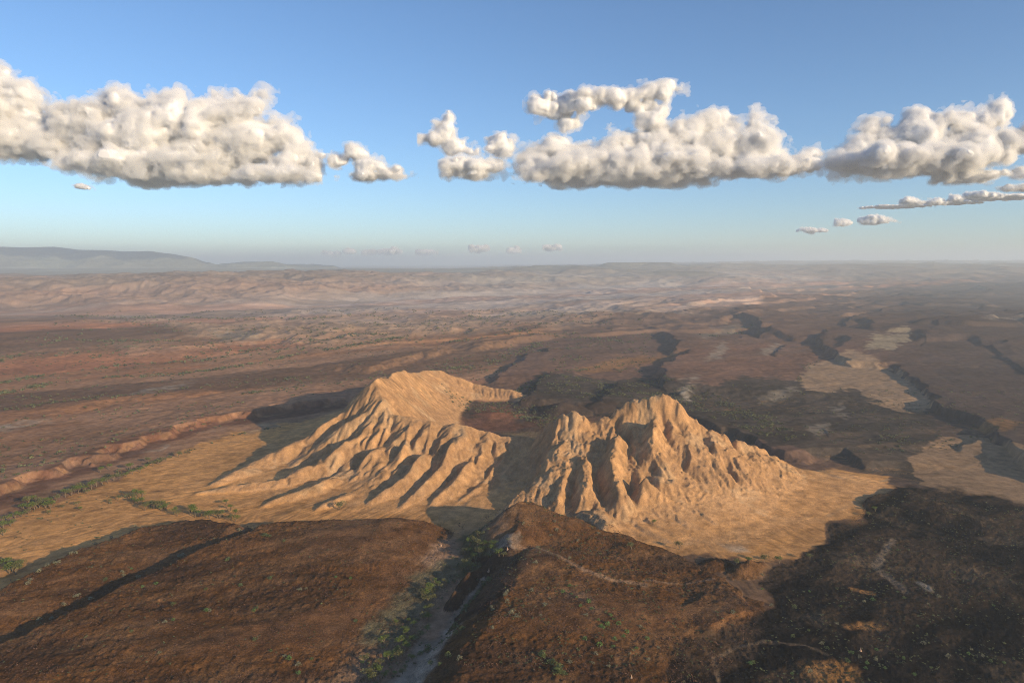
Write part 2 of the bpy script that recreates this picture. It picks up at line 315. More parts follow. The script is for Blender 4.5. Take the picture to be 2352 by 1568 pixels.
# --- middle distance: scarps facing left (in shade) and the red scarp facing the sun
scarp([(-160, 1180), (0, 1118), (60, 1093), (150, 1068), (230, 1038), (300, 1013), (400, 983), (480, 957), (560, 947), (640, 931), (760, 917), (840, 905)][::-1], 11, 20, 130, ends=.4, seed=131, warp=20, wl=45)
K = lambda l: zc(l, 2400, 1000, 1.6333)
for pl, A, wc, wb in [
    ([(1192, 918), (1215, 897), (1236, 868), (1262, 855), (1330, 848)], 16, 16, 160),
    ([(1366, 922), (1395, 900), (1412, 882), (1440, 868)], 16, 14, 130),
    ([(1519, 890), (1521, 860), (1518, 837), (1571, 811), (1600, 800)], 22, 16, 420),
    ([(1545, 812), (1553, 792), (1535, 778), (1500, 768)], 20, 20, 300),
    ([(1746, 775), (1748, 760), (1730, 744), (1690, 738)], 24, 24, 420),
    ([(1960, 835), (1924, 820), (1879, 794), (1884, 776), (1935, 762), (1957, 744), (1991, 731), (2060, 722)], 22, 20, 600),
    ([(2420, 1100), (2351, 1044), (2295, 995), (2242, 952), (2164, 935), (2149, 912), (2107, 875), (2064, 847), (2040, 824), (2119, 801), (2115, 789), (2164, 766), (2230, 752)], 17, 14, 420),
    ([(2460, 890), (2352, 850), (2310, 826), (2268, 806), (2330, 796)], 18, 18, 400),
    ([(1995, 1065), (1946, 1036), (1915, 1018)], 10, 9, 90), ([(1905, 1012), (1893, 996), (1886, 975)], 9, 9, 90),
    ([(1840, 1050), (1732, 1010), (1660, 985), (1590, 958), (1560, 940)], 13, 14, 260),
    ([(1755, 832), (1775, 815), (1795, 800), (1830, 793)], 12, 14, 200), ([(1630, 842), (1650, 822), (1684, 789), (1710, 776)], 12, 14, 200), ([(1608, 894), (1614, 868), (1610, 852)], 12, 11, 160),
    ([(2080, 778), (2068, 760), (2062, 742)], 18, 20, 300), ([(2010, 722), (2050, 715), (2075, 706)], 22, 30, 400), ([(1120, 872), (1160, 850), (1195, 826), (1235, 806)], 12, 14, 260),
    ([(1985, 1160), (1995, 1140), (2060, 1118), (2100, 1118)], 8, 9, 200), ([(1215, 838), (1240, 815), (1255, 800)], 12, 16, 200), ([(2190, 1030), (2260, 1000), (2290, 1010)], 7, 9, 80)]:
    scarp(pl, A, wc, wb, ends=.35, seed=151 + int(pl[0][0]) % 37, warp=min(wc, 14), wl=70)
scarp([(830, 848), (900, 832), (980, 815), (1050, 802)][::-1], 14, 40, 160, ends=.4, seed=171, warp=20)
scarp([(1080, 800), (1180, 788), (1290, 772)][::-1], 20, 50, 200, ends=.4, seed=175, warp=24, wl=120)
scarp([(100, 950), (280, 915), (420, 905), (520, 890)][::-1], 7, 60, 90, ends=.4, seed=177, warp=14)
dome(1292, 938, 62, 52, 21, pw=.6, z0=8); dome(1378, 930, 40, 40, 16, pw=.6, z0=8); dome(1575, 905, 46, 40, 16, pw=.8, z0=8); dome(1135, 955, 80, 60, 9, pw=1.2)
dome(1240, 968, 60, 40, 6); dome(1640, 912, 46, 40, 12, pw=.8)
# --- broad swells and badlands
swell = fbm(XX, YY, 1500, 3, 181, spc, sx=.5, rot=.3)
far = sst(1500, 2600, YY)
Z += far * 10 * (swell + .3)
bad = np.zeros(XX.shape, np.float32)
wpx = M0x + 40 * fbm(XX, YY, 500, 3, 191, spc); wpy = M0y + 14 * fbm(XX, YY, 400, 3, 192, spc)
for pl in [[(380, 760), (520, 752), (760, 742), (960, 742), (1080, 752), (1180, 765), (1060, 785), (900, 788), (760, 800), (640, 812), (520, 806), (440, 790)],
           [(240, 812), (380, 806), (520, 815), (400, 826), (270, 826)], [(1050, 722), (1300, 716), (1500, 724), (1700, 735), (1560, 745), (1280, 742), (1100, 738)],
           [(640, 726), (900, 722), (1000, 732), (860, 742), (680, 742)], [(1180, 762), (1400, 752), (1560, 750), (1640, 765), (1420, 775), (1240, 778)]]:
    bad = np.maximum(bad, poly_mask(wpx, wpy, pl, 16))
br = fbm(XX, YY, 240, 4, 195, spc, ridged=True, gain=.5)
Z += bad * (11 * np.maximum(br + .1, 0) + 1)
# far plateau
D = [(-900, 3500), (0, 3550), (300, 3700), (620, 4300), (900, 5000), (1200, 5800), (1500, 7000), (1900, 8200), (2352, 8600), (3300, 9000)]
ft = np.interp(M0x, [a for a, b in D], [b for a, b in D]) * (1 + .10 * gn(XX / 2600, YY / 2600, 201) + .05 * gn(XX / 900, YY / 900, 202))
left = sst(1500, 700, M0x)
step = 78 * sst(0, 1, (YY - ft) / (900 + 2600 * (1 - left)))
rise = np.interp(YY, [0, 4500, 13500, 14800, 17000, 30000, 95000], [0, 0, 88, 84, 30, 0, -60]) * (.45 + .55 * left)
riseR = np.interp(YY, [0, 8000, 16000, 26000, 40000, 95000], [0, 0, 70, 190, 150, 60]) * sst(1150, 1900, M0x)
hills = fbm(XX, YY, 2600, 6, 211, spc, ridged=True, gain=.5)
esc = sst(0, 700, YY - ft) * sst(5200, 1500, YY - ft)
plat = sst(0, 1, (YY - ft) / 1800)
Z += plat * (step + rise + riseR) + esc * (42 * hills + 36 * fbm(XX, YY, 800, 5, 218, spc, ridged=True, gain=.55)) * (.6 + .4 * left) + plat * (1 - esc) * 75 * np.maximum(hills - .1, 0) * (.08 + .92 * sst(950, 1300, M0x))
Z += sst(1800, 3400, YY) * sst(0, -300, YY - ft) * (12 * hills + 9 * np.maximum(fbm(XX, YY, 420, 4, 215, spc, ridged=True), 0))
tr = fbm(XX, YY, 2300, 6, 401, spc, sx=.6, rot=.6); Z += (sst(-.03, .02, tr) + sst(.24, .29, tr) + sst(-.33, -.28, tr)) * (7 + 10 * sst(1100, 1500, M0x)) * sst(1900, 2500, YY) * sst(9500, 7500, YY) * (1 - .8 * bad)
# mesas and hills on the skyline, then the far mountains at the left
for (pa, pb, pt, Yc, wy_) in [(1330, 1560, 606, 13500, 1500), (1160, 1280, 613, 12500, 900), (1590, 2100, 603, 21000, 2500), (1240, 1420, 622, 9500, 900), (1440, 1640, 628, 9300, 700)]:
    zt = P(1176, pt, Yc)[2] + 18; m = sst(pa, pa + 70, M0x) * sst(pb + 60, pb - 30, M0x) * sst(wy_, wy_ * .5, np.abs(YY - Yc) + .25 * wy_ * hills)
    Z = np.where(m > 0, np.maximum(Z, zt * (.25 + .75 * m) * (m > 0) + 10 * hills * m), Z)
mesa = np.zeros(XX.shape, np.float32)
for (pa, pb, Yc, wy_) in [(1330, 1560, 13500, 1500), (1160, 1280, 12500, 900), (1440, 1640, 9300, 700)]: mesa = np.maximum(mesa, (sst(pa, pa + 70, M0x) * sst(pb + 60, pb - 30, M0x) * sst(wy_ * 1.1, wy_ * .6, np.abs(YY - Yc) + .3 * wy_ * hills)).astype(np.float32))
mt_px = [-900, -300, 0, 60, 130, 185, 250, 290, 345, 400, 440, 475, 500, 560, 620, 660, 700, 735, 770, 800]
mt_py = [590, 570, 567, 569, 567, 574, 575, 578, 577, 584, 591, 605, 610, 602, 602, 609, 611, 613, 616, 622]
zt = H - (np.interp(M0x, mt_px, mt_py) - 602.0) / F * 17000
ml = sst(830, 760, M0x)
prof = np.clip(1 - np.abs(YY - 17000) / np.where(YY < 17000, 3000, 4000), 0, 1) ** .62
mh = ml * prof * (zt + 60 * hills * (1 - prof) * 2 + 120 * fbm(XX, YY, 1500, 5, 221, spc, ridged=True) * (1 - prof) * 2)
Z = np.maximum(Z, np.where(prof > 0, mh, -1e3))
mtm = (mh > 190) & (YY > 14300)
for (pc, pt, wpx_) in [(975, 606, 24), (1025, 609, 20), (1105, 609, 22), (1070, 611, 16)]:
    zt2 = H - (pt - 602.0) / F * 42000; m = np.clip(1 - np.abs(M0x - pc) / wpx_, 0, 1) ** .7 * np.clip(1 - np.abs(YY - 42000) / 5000, 0, 1)
    Z = np.maximum(Z, zt2 * m)
# --- add the mountain
inm = (XX > MX0 + 4) & (XX < MX1 - 4) & (YY > MY0 + 4) & (YY < MY1 - 4)
mz = np.zeros(XX.shape); mz[inm] = samp(hz, XX[inm], YY[inm])
tuff = (mz > 2.2) & (mz > Z)
Z = np.maximum(Z, mz)
# crater floor: old lava fill
floorp = [(1030, 930), (1080, 922), (1180, 925), (1290, 928), (1400, 935), (1330, 970), (1255, 1000), (1215, 1020), (1100, 1000), (1010, 965)]
# --- fine relief
rough = np.zeros(XX.shape, np.float32)
wx1 = M0x + 14 * gn(XX / 35, YY / 35, 231) + 6 * gn(XX / 12, YY / 12, 232); wy1 = M0y + 8 * gn(XX / 35, YY / 35, 233) + 4 * gn(XX / 12, YY / 12, 234)
print('terrain', round(time.time() - T0, 1))

# ------------------------------------------------------------------ ground colours (rock and soil kinds, some with painted-in light)
def col(*c): return np.array(c, np.float32)
TUFF = col(.48, .275, .13); SAND = col(.56, .285, .10); RED = col(.29, .145, .072); BROWN = col(.108, .050, .018); LAVA = col(.009, .008, .008)
GREY = col(.085, .070, .058); PALE = col(.42, .35, .26); DKR = col(.13, .06, .038); GRN = col(.10, .10, .055); OLIV = col(.075, .07, .045)
A = np.empty(XX.shape + (3,), np.float32)
def mix(m, c):
    global A
    A = A * (1 - m[..., None]) + c * m[..., None]
n_big = fbm(XX, YY, 420, 6, 241, spc, sx=.28, rot=.6, gain=.6); n_mid = fbm(XX, YY, 90, 5, 251, spc, sx=.5, rot=.5, gain=.6); n_sm = fbm(XX, YY, 14, 4, 261, spc)
A[:] = RED; n_f = fbm(XX, YY, 9, 2, 265) * .5 + rng.uniform(-1, 1, XX.shape) * .35
mix(sst(-.15, .5, n_big) * .7, col(.34, .20, .12)); mix(sst(.1, .6, -n_big) * .75, col(.15, .085, .055))
st = fbm(XX, YY, 520, 7, 271, spc, sx=.10, rot=.62, gain=.62)
mix(sst(.05, .45, st) * .7 * sst(1200, 2000, YY), col(.40, .165, .08)); mix(sst(.10, .5, -st) * .75, col(.12, .075, .048))
mix(bad * .6, col(.27, .16, .10)); mix(bad * sst(.2, .9, br) * .45, col(.38, .27, .18)); mix(bad * sst(.0, -.8, br) * .6, col(.16, .09, .06))
# far zones
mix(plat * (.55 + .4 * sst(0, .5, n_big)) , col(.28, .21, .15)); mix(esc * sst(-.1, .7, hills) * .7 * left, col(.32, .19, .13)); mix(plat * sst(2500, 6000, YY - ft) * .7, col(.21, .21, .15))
mix((mtm * 1.0).astype(np.float32), col(.11, .115, .085)); mix(mtm * sst(.1, .6, n_big) * .6, col(.26, .20, .14))
mix(sst(2300, 4600, YY) * (.45 + .25 * sst(-.3, .4, n_big)) * sst(2200, 1500, M0x) * (1 - mtm) * (1 - .75 * esc * sst(1300, 700, M0x)), col(.50, .45, .41))  # plain paled with distance: brightness of the hazy distance put into soil colour
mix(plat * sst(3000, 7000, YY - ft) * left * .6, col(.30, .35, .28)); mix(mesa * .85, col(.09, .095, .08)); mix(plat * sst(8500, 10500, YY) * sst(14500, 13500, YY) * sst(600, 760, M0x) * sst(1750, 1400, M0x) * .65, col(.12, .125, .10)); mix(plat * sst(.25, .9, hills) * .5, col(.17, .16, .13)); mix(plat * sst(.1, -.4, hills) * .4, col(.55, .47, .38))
# right-hand basalt country
rb = poly_mask(wpx, wpy, [(1090, 905), (1200, 800), (1430, 745), (1640, 735), (1800, 700), (2050, 665), (2500, 640), (3400, 640), (3400, 1300), (1900, 1180), (1600, 1000), (1200, 950)], 10)
mix(rb * .8, col(.145, .093, .070)); mix(rb * sst(0, .5, n_big) * .5, col(.16, .095, .065))
mix(rb * sst(1750, 2200, M0x) * .75, col(.060, .050, .045))
lav = poly_mask(wx1, wy1, [(1180, 925), (1200, 900), (1240, 866), (1400, 876), (1500, 868), (1560, 898), (1640, 905), (1700, 880), (1800, 880), (1990, 905), (2130, 945), (2160, 1000), (2090, 1060), (2120, 1110), (2000, 1085), (1900, 1050), (1780, 1040), (1600, 990), (1500, 960), (1300, 960)], 4)
mix(lav * .92, col(.052, .045, .037)); mix(lav * sst(-.1, .4, n_mid) * .6, col(.085, .065, .05))
# sand
def sandp(pl, c=SAND, k=.95, soft=3): mix(poly_mask(wx1, wy1, pl, soft) * k, c)
sandp([(-900, 1560), (-300, 1330), (0, 1208), (100, 1165), (220, 1118), (400, 1043), (470, 1012), (560, 985), (640, 975), (800, 960), (900, 1100), (1000, 1110), (1180, 1080), (1250, 1200), (1110, 1240), (700, 1260), (300, 1290), (0, 1420), (-500, 1600)])
sandp([(1400, 1100), (1700, 1100), (1790, 1072), (1900, 1078), (1990, 1085), (2050, 1098), (2000, 1130), (1990, 1150), (1985, 1185), (1900, 1205), (1888, 1255), (1830, 1285), (1740, 1292), (1600, 1275), (1480, 1285), (1400, 1270), (1300, 1220)])
sandp([(1832, 885), (1850, 852), (1900, 836), (1965, 829), (2000, 838), (2060, 862), (2100, 890), (2140, 925), (2130, 945), (2060, 943), (1990, 920), (1965, 898), (1890, 911), (1850, 905)], col(.30, .20, .12))
sandp([(1985, 825), (2000, 800), (2090, 791), (2085, 808), (2040, 825)], col(.28, .22, .14))
sandp([(2080, 1062), (2150, 1010), (2230, 1000), (2300, 1030), (2400, 1075), (2600, 1150), (2400, 1170), (2352, 1152), (2250, 1140), (2120, 1112)], col(.27, .175, .10))
for pl, c in [([(1845, 985), (1900, 980), (1896, 1004), (1862, 1008)], PALE * .7), ([(1560, 908), (1590, 905), (1585, 925), (1565, 922)], PALE), ([(1560, 892), (1600, 880), (1610, 893), (1570, 898)], PALE * .85),
              ([(1740, 925), (1790, 905), (1840, 900), (1830, 915), (1760, 925)], PALE * .6), ([(1905, 935), (1935, 930), (1930, 945), (1910, 948)], PALE * .7), ([(1915, 960), (1950, 950), (1945, 968)], PALE * .6),
              ([(2200, 980), (2350, 990), (2300, 1010)], SAND * .5), ([(1620, 845), (1640, 820), (1665, 800), (1670, 815), (1650, 845)], PALE * .7), ([(1740, 822), (1785, 800), (1795, 806), (1760, 826)], PALE * .75),
              ([(-60, 985), (0, 975), (120, 965), (40, 985), (-60, 1000)], PALE * .85), ([(290, 915), (340, 895), (450, 878), (400, 893)], PALE * .8), ([(480, 780), (560, 772), (600, 795), (520, 803)], PALE * .7),
              ([(110, 1090), (230, 1052), (380, 1022), (385, 1030), (240, 1062), (120, 1098)], PALE * 1.05), ([(1590, 785), (1700, 760), (1710, 768), (1620, 795)], PALE * .6),
              ([(1170, 728), (1500, 735), (1480, 742), (1180, 736)], PALE * .7), ([(560, 985), (650, 970), (640, 978), (570, 995)], PALE * .7),
              ([(1530, 1238), (1600, 1232), (1625, 1250), (1570, 1258), (1520, 1250)], PALE * 1.3), ([(1650, 1250), (1700, 1255), (1720, 1272), (1670, 1270)], PALE * 1.3), ([(2010, 1520), (2060, 1530), (2075, 1568), (2000, 1568)], PALE * .4),
              ([(1320, 855), (1420, 830), (1560, 822), (1480, 840), (1360, 862)], SAND * .6), ([(2250, 770), (2352, 755), (2352, 765), (2270, 775)], PALE * .8)]:
    sandp(pl, c, .62, 6)
rl1 = rills(XX, YY, 420, 59); rl2 = rills(XX, YY, 190, 61); rz = sst(950, 500, np.hypot(XX - CX, YY - CY)) * (Z < 3)
mix(rz * sst(.72, .95, rl1) * .4, col(.27, .155, .065)); mix(rz * sst(.8, .97, rl2) * .5, col(.22, .13, .06)); Z -= rz * (.5 * np.maximum(rl1, 0) + .8 * np.maximum(rl2 - .5, 0)) * .8
# red scarp
q = [G(a, b, 8) for a, b in [(-160, 1188), (0, 1128), (150, 1078), (300, 1022), (400, 993), (480, 965), (560, 957), (760, 925)]]
d, s, t = seg_dist(XX, YY, q); m = sst(42, 16, d + 14 * n_mid); mix(m * .85, DKR)
mix(sst(22, 8, np.abs(d + 10 * n_mid - 6)) * sst(.0, .5, fbm(XX, YY, 50, 3, 281)) * .6 * (s < 0), col(.30, .17, .09))  # sunlit highlight of the cliff face put into the rock colour
# near blocks
nb = sst(1.5, 4, Z) * near * (mz < Z - .01)
nbm = poly_mask(wx1, wy1, [(-1500, 2500), (-900, 1500), (-300, 1420), (0, 1340), (180, 1240), (300, 1200), (400, 1182), (900, 1178), (1120, 1180), (1190, 1140), (1300, 1180), (1480, 1250), (1640, 1280), (1740, 1300), (1760, 1400), (1700, 1568), (1650, 2500)], 2)
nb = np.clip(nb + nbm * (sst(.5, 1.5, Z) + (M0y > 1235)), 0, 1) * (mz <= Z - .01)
nb *= (YY < 830)
isl = np.zeros(XX.shape, np.float32)
for a, b in [(1075, 1345), (1045, 1385)]:
    cx, cy = G(a, b); isl = np.maximum(isl, ((np.hypot(XX - cx, YY - cy) < 55) & (Z > .8) & (wash < 75) & (wside < 1) & (YY < 700)) * 1.0)
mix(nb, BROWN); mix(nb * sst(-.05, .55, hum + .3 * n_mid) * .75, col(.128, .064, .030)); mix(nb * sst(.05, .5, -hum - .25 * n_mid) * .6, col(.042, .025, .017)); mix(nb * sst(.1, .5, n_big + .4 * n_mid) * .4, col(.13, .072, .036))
# lava field at the right
lf = poly_mask(wx1, wy1, [(1985, 1165), (2000, 1140), (2060, 1120), (2200, 1125), (2352, 1155), (2800, 1190), (3600, 1400), (3600, 2600), (1700, 2600), (1640, 1568), (1690, 1450), (1780, 1390), (1735, 1330), (1800, 1296), (1860, 1270), (1900, 1245), (1905, 1210), (1980, 1195)], 9)
lf = np.maximum(lf, poly_mask(wx1, wy1, [(1530, 1568), (1560, 1500), (1620, 1460), (1720, 1440), (1700, 1568), (1600, 1900)], 6) * .8)
mix(np.clip(lf * 1.1, 0, 1), LAVA); mix(lf * sst(-.05, .45, n_mid) * .4, col(.020, .015, .012)); ch = fbm(XX, YY, 150, 5, 291, spc, ridged=True, sx=.6, rot=-.5)
mix(lf * sst(1.25, 1.5, ch) * .6, col(.075, .055, .036)); mix(lf * sst(.5, .62, n_big + .5 * n_mid) * .8, col(.12, .08, .05))
# wash floor, track
def line(pl, wdt, c, k=.9, z0=0, soft=.5, nz=.4):
    q = [G(a, b, z0) for a, b in pl]; ii = sub(wdt * 3, [p[0] for p in q], [p[1] for p in q]); x, y = XX[ii], YY[ii]
    d = seg_dist(x, y, q)[0] + wdt * nz * fbm(x, y, 18, 3, 301, spc[ii]); m = sst(wdt * (1 + soft), wdt * (1 - soft), d)[..., None] * k; A[ii] = A[ii] * (1 - m) + c * m
wf = np.zeros(XX.shape, np.float32)
line([(1110, 1225), (1085, 1260), (1050, 1310), (1005, 1380), (960, 1440), (900, 1520), (840, 1600), (740, 1750)], 30, col(.21, .135, .085), .9, soft=.7)
line([(1040, 1250), (1000, 1290), (1060, 1300)], 14, col(.26, .16, .10), .8); line([(1150, 1290), (1095, 1360), (1040, 1430), (985, 1500), (930, 1580), (870, 1700)], 15, col(.30, .24, .185), .85, soft=.3)
line([(1060, 1330), (1020, 1420), (990, 1460)], 7, col(.30, .18, .11), .9); line([(1040, 1300), (980, 1335), (930, 1400), (880, 1460)], 16, GRN, .7); line([(1115, 1340), (1080, 1390), (1050, 1440)], 3.5, col(.04, .055, .02), .8); line([(1080, 1240), (1100, 1290), (1075, 1310)], 13, col(.05, .06, .022), .75)
line([(930, 1470), (890, 1540), (840, 1600)], 8, col(.19, .12, .075), .7)
line([(1185, 1276), (1240, 1280), (1290, 1305), (1340, 1328), (1400, 1342), (1480, 1346)], 3.2, col(.24, .15, .09), .85, 10)
line([(1480, 1346), (1560, 1335), (1640, 1320)], 1.6, col(.19, .12, .075), .8, 6); line([(1300, 1390), (1340, 1400), (1365, 1430)], 6, col(.2, .12, .07), .5, 8)
line([(1650, 1568), (1640, 1520), (1690, 1480), (1760, 1470), (1850, 1480), (1900, 1500)], 1.8, col(.12, .085, .055), .8, 2); line([(2050, 1240), (2010, 1300), (2060, 1340), (2080, 1360)], 4, col(.14, .11, .08), .8)
line([(2040, 1100), (1995, 1125), (1960, 1160), (1900, 1190)], 3, col(.34, .23, .13), .7); line([(2110, 1335), (2135, 1358)], 3.5, PALE * .8, .9); line([(1950, 1440), (2010, 1435)], 5, SAND * .5, .8); line([(1880, 1545), (1940, 1540)], 12, SAND * .42, .8); line([(1960, 1350), (2000, 1360)], 4, SAND * .6, .8)
mix(isl, col(.05, .028, .018))
# crater floor
cf = poly_mask(wx1, wy1, floorp, 4) * (mz < 26)
mix(cf * .9, col(.085, .06, .045)); mix(cf * poly_mask(wx1, wy1, [(1090, 950), (1120, 935), (1160, 935), (1200, 955), (1180, 970), (1110, 965)], 6), col(.21, .095, .055)); mix(cf * poly_mask(wx1, wy1, [(1010, 965), (1060, 960), (1240, 975), (1180, 985), (1080, 990)], 5) * .8, col(.17, .08, .05)); mix(cf * poly_mask(wx1, wy1, [(1150, 1000), (1290, 985), (1290, 1020), (1180, 1020)], 6), col(.16, .12, .07))
for a, b, r_ in [(1292, 938, 55), (1378, 930, 38)]:
    cx, cy = G(a, b, 8); mix(sst(r_ * 1.15, r_ * .85, np.hypot(XX - cx, YY - cy)) * (mz < 20), col(.06, .042, .032))
# the tuff itself
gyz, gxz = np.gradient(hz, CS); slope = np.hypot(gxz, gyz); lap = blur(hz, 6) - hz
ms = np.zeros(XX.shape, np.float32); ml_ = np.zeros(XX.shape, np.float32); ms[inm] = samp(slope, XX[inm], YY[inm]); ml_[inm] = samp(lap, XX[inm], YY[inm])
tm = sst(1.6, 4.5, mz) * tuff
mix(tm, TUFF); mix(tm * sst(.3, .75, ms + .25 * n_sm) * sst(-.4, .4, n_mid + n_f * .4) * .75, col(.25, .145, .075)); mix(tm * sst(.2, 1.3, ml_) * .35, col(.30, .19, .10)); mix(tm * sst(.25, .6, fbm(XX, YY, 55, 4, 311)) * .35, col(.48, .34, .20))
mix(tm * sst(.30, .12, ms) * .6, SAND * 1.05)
rl = fbm(XX, YY, 60, 5, 321, spc, sx=.3, rot=.6)
mix(sst(.1, .5, np.abs(rl)) * .18 * (YY < 1200), col(.22, .14, .08))
A *= np.clip(1 + .30 * n_sm + .20 * n_mid + (.12 + .45 * np.clip(nb + lf + .4 * lav, 0, 1)) * n_f, .35, 1.8)[..., None]
# stones on the rough ground
stony = np.clip(nb * sst(-.3, .3, -hum + .2) + lf * .9 + lav * .6 + cf * .5, 0, 1)
Z += stony * (.55 * fbm(XX, YY, 7, 3, 331, spc) + 1.2 * np.maximum(fbm(XX, YY, 4.0, 2, 335), 0)) * near
Z += (1 - tm) * (1 - stony) * .12 * fbm(XX, YY, 16, 4, 341, spc) * near
Z += sst(900, 1400, YY) * 1.6 * fbm(XX, YY, 60, 4, 345, spc) * (1 - tm)
Z += lf * 2.0 * fbm(XX, YY, 60, 4, 351, spc)
Z += tm * (.5 + .5 * sst(-20, 60, XX) * (YY < 1150)) * sst(.25, .6, ms) * fbm(XX + 4 * n_mid, YY, 30, 4, 355, ridged=True, gain=.6, sx=2.6, rot=-.25, keep=True)
print('colours', round(time.time() - T0, 1))

# ------------------------------------------------------------------ materials
def ground_mat(name, bump=.5, sc_=(1.2, .25), rough=.95, v=.5):
    m = bpy.data.materials.new(name); m.use_nodes = True; n = m.node_tree.nodes; l = m.node_tree.links
    b = n['Principled BSDF']; b.inputs['Roughness'].default_value = rough; b.inputs['Specular IOR Level'].default_value = .0
    at = n.new('ShaderNodeAttribute'); at.attribute_name = 'soil'
    tc = n.new('ShaderNodeTexCoord')
    n1 = n.new('ShaderNodeTexNoise'); n1.inputs['Scale'].default_value = sc_[0]; n1.inputs['Detail'].default_value = 5; n1.inputs['Roughness'].default_value = .7
    n2 = n.new('ShaderNodeTexNoise'); n2.inputs['Scale'].default_value = sc_[1]; n2.inputs['Detail'].default_value = 6; n2.inputs['Roughness'].default_value = .65
    for k in (n1, n2): l.new(tc.outputs['Object'], k.inputs['Vector'])
    mr = n.new('ShaderNodeMapRange'); mr.inputs[1].default_value = .3; mr.inputs[2].default_value = .7; mr.inputs[3].default_value = 1 - v; mr.inputs[4].default_value = 1 + v
    l.new(n1.outputs[0], mr.inputs[0])
    mr2 = n.new('ShaderNodeMapRange'); mr2.inputs[1].default_value = .3; mr2.inputs[2].default_value = .7; mr2.inputs[3].default_value = .82; mr2.inputs[4].default_value = 1.18
    l.new(n2.outputs[0], mr2.inputs[0])
    mu = n.new('ShaderNodeMath'); mu.operation = 'MULTIPLY'; l.new(mr.outputs[0], mu.inputs[0]); l.new(mr2.outputs[0], mu.inputs[1])
    vm = n.new('ShaderNodeVectorMath'); vm.operation = 'SCALE'; l.new(at.outputs['Color'], vm.inputs[0]); l.new(mu.outputs[0], vm.inputs['Scale'])
    l.new(vm.outputs[0], b.inputs['Base Color'])
    bp = n.new('ShaderNodeBump'); bp.inputs['Strength'].default_value = bump; bp.inputs['Distance'].default_value = 1.2
    l.new(n2.outputs[0], bp.inputs['Height']); l.new(bp.outputs[0], b.inputs['Normal'])
    return m
def plain_mat(name, c, rough=.9, var=.3, scale=3.0, trans=0.0):
    m = bpy.data.materials.new(name); m.use_nodes = True; n = m.node_tree.nodes; l = m.node_tree.links
    b = n['Principled BSDF']; b.inputs['Roughness'].default_value = rough; b.inputs['Specular IOR Level'].default_value = .2
    tc = n.new('ShaderNodeTexCoord'); ns = n.new('ShaderNodeTexNoise'); ns.inputs['Scale'].default_value = scale; l.new(tc.outputs['Object'], ns.inputs['Vector'])
    rmp = n.new('ShaderNodeValToRGB'); l.new(ns.outputs[0], rmp.inputs[0])
    rmp.color_ramp.elements[0].position = .35; rmp.color_ramp.elements[1].position = .65
    rmp.color_ramp.elements[0].color = tuple(v * (1 - var) for v in c) + (1,); rmp.color_ramp.elements[1].color = tuple(v * (1 + var) for v in c) + (1,)
    l.new(rmp.outputs[0], b.inputs['Base Color'])
    return m

def tag(o, label, cat=None, group=None, kind=None):
    o['label'] = label
    if cat: o['category'] = cat
    if group: o['group'] = group
    if kind: o['kind'] = kind
    return o
def mesh_obj(name, V, Fc, mat, parent=None, smooth=False):
    me = bpy.data.meshes.new(name); V = np.asarray(V, np.float32); Fc = np.asarray(Fc, np.int32); k = Fc.shape[1]
    me.vertices.add(len(V)); me.vertices.foreach_set('co', V.ravel()); me.loops.add(Fc.size); me.loops.foreach_set('vertex_index', Fc.ravel())
    me.polygons.add(len(Fc)); me.polygons.foreach_set('loop_start', np.arange(0, Fc.size, k, dtype=np.int32)); me.polygons.foreach_set('loop_total', np.full(len(Fc), k, np.int32))
    if smooth: me.polygons.foreach_set('use_smooth', np.ones(len(Fc), bool))
    me.update(calc_edges=True); me.materials.append(mat)
    o = bpy.data.objects.new(name, me); C.objects.link(o); o.parent = parent
    return o
NR, NC = XX.shape
idx = np.arange(NR * NC).reshape(NR, NC)
quad = np.stack([idx[:-1, :-1], idx[:-1, 1:], idx[1:, 1:], idx[1:, :-1]], -1).reshape(-1, 4)
VV = np.stack([XX, YY, Z], -1).reshape(-1, 3); AA = A.reshape(-1, 3)
reg = np.zeros((NR, NC), np.uint8)
reg[(nb > .5)] = 1
reg[(lf > .5)] = 2
reg[(cf > .5)] = 4
reg[tuff & (mz > 2.6) & (cf <= .5)] = 3
reg[mtm] = 5
qr = reg[:-1, :-1].reshape(-1)
gm = {0: ground_mat('desert_soil', .4, v=.22), 1: ground_mat('basalt_rubble_soil', .9, (.9, .35)), 2: ground_mat('black_lava', 1.0, (1.2, .35)), 3: ground_mat('ochre_tuff', .7, (.9, .22), v=.3), 4: ground_mat('crater_lava', .8), 5: ground_mat('far_rock', .6, (.02, .004))}
defs = {0: ('ground', 'red and brown desert plain stretching from the sand round the mountain to the far plateau'), 1: ('hills', 'dark brown stony basalt hills and ridges along the bottom of the view'),
        2: ('lava_field', 'black lava field with pale sand patches beside the ochre sand flat'), 3: ('mountain', 'ochre tuff mountain with gullied flanks round a breached crater'),
        4: ('crater_floor', 'dark brown lava floor with a red mound inside the ochre crater ring'), 5: ('distant_mountains', 'blue hazy flat-topped mountain range on the far left horizon')}
def terrain_piece(k):
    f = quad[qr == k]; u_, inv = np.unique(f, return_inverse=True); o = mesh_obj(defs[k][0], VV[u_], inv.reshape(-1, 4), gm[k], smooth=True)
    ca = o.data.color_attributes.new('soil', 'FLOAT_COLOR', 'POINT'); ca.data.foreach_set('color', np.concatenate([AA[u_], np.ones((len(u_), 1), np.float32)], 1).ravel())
    tag(o, defs[k][1], defs[k][0].replace('_', ' '), kind='structure')
for k in defs: terrain_piece(k)
print('meshes', round(time.time() - T0, 1))

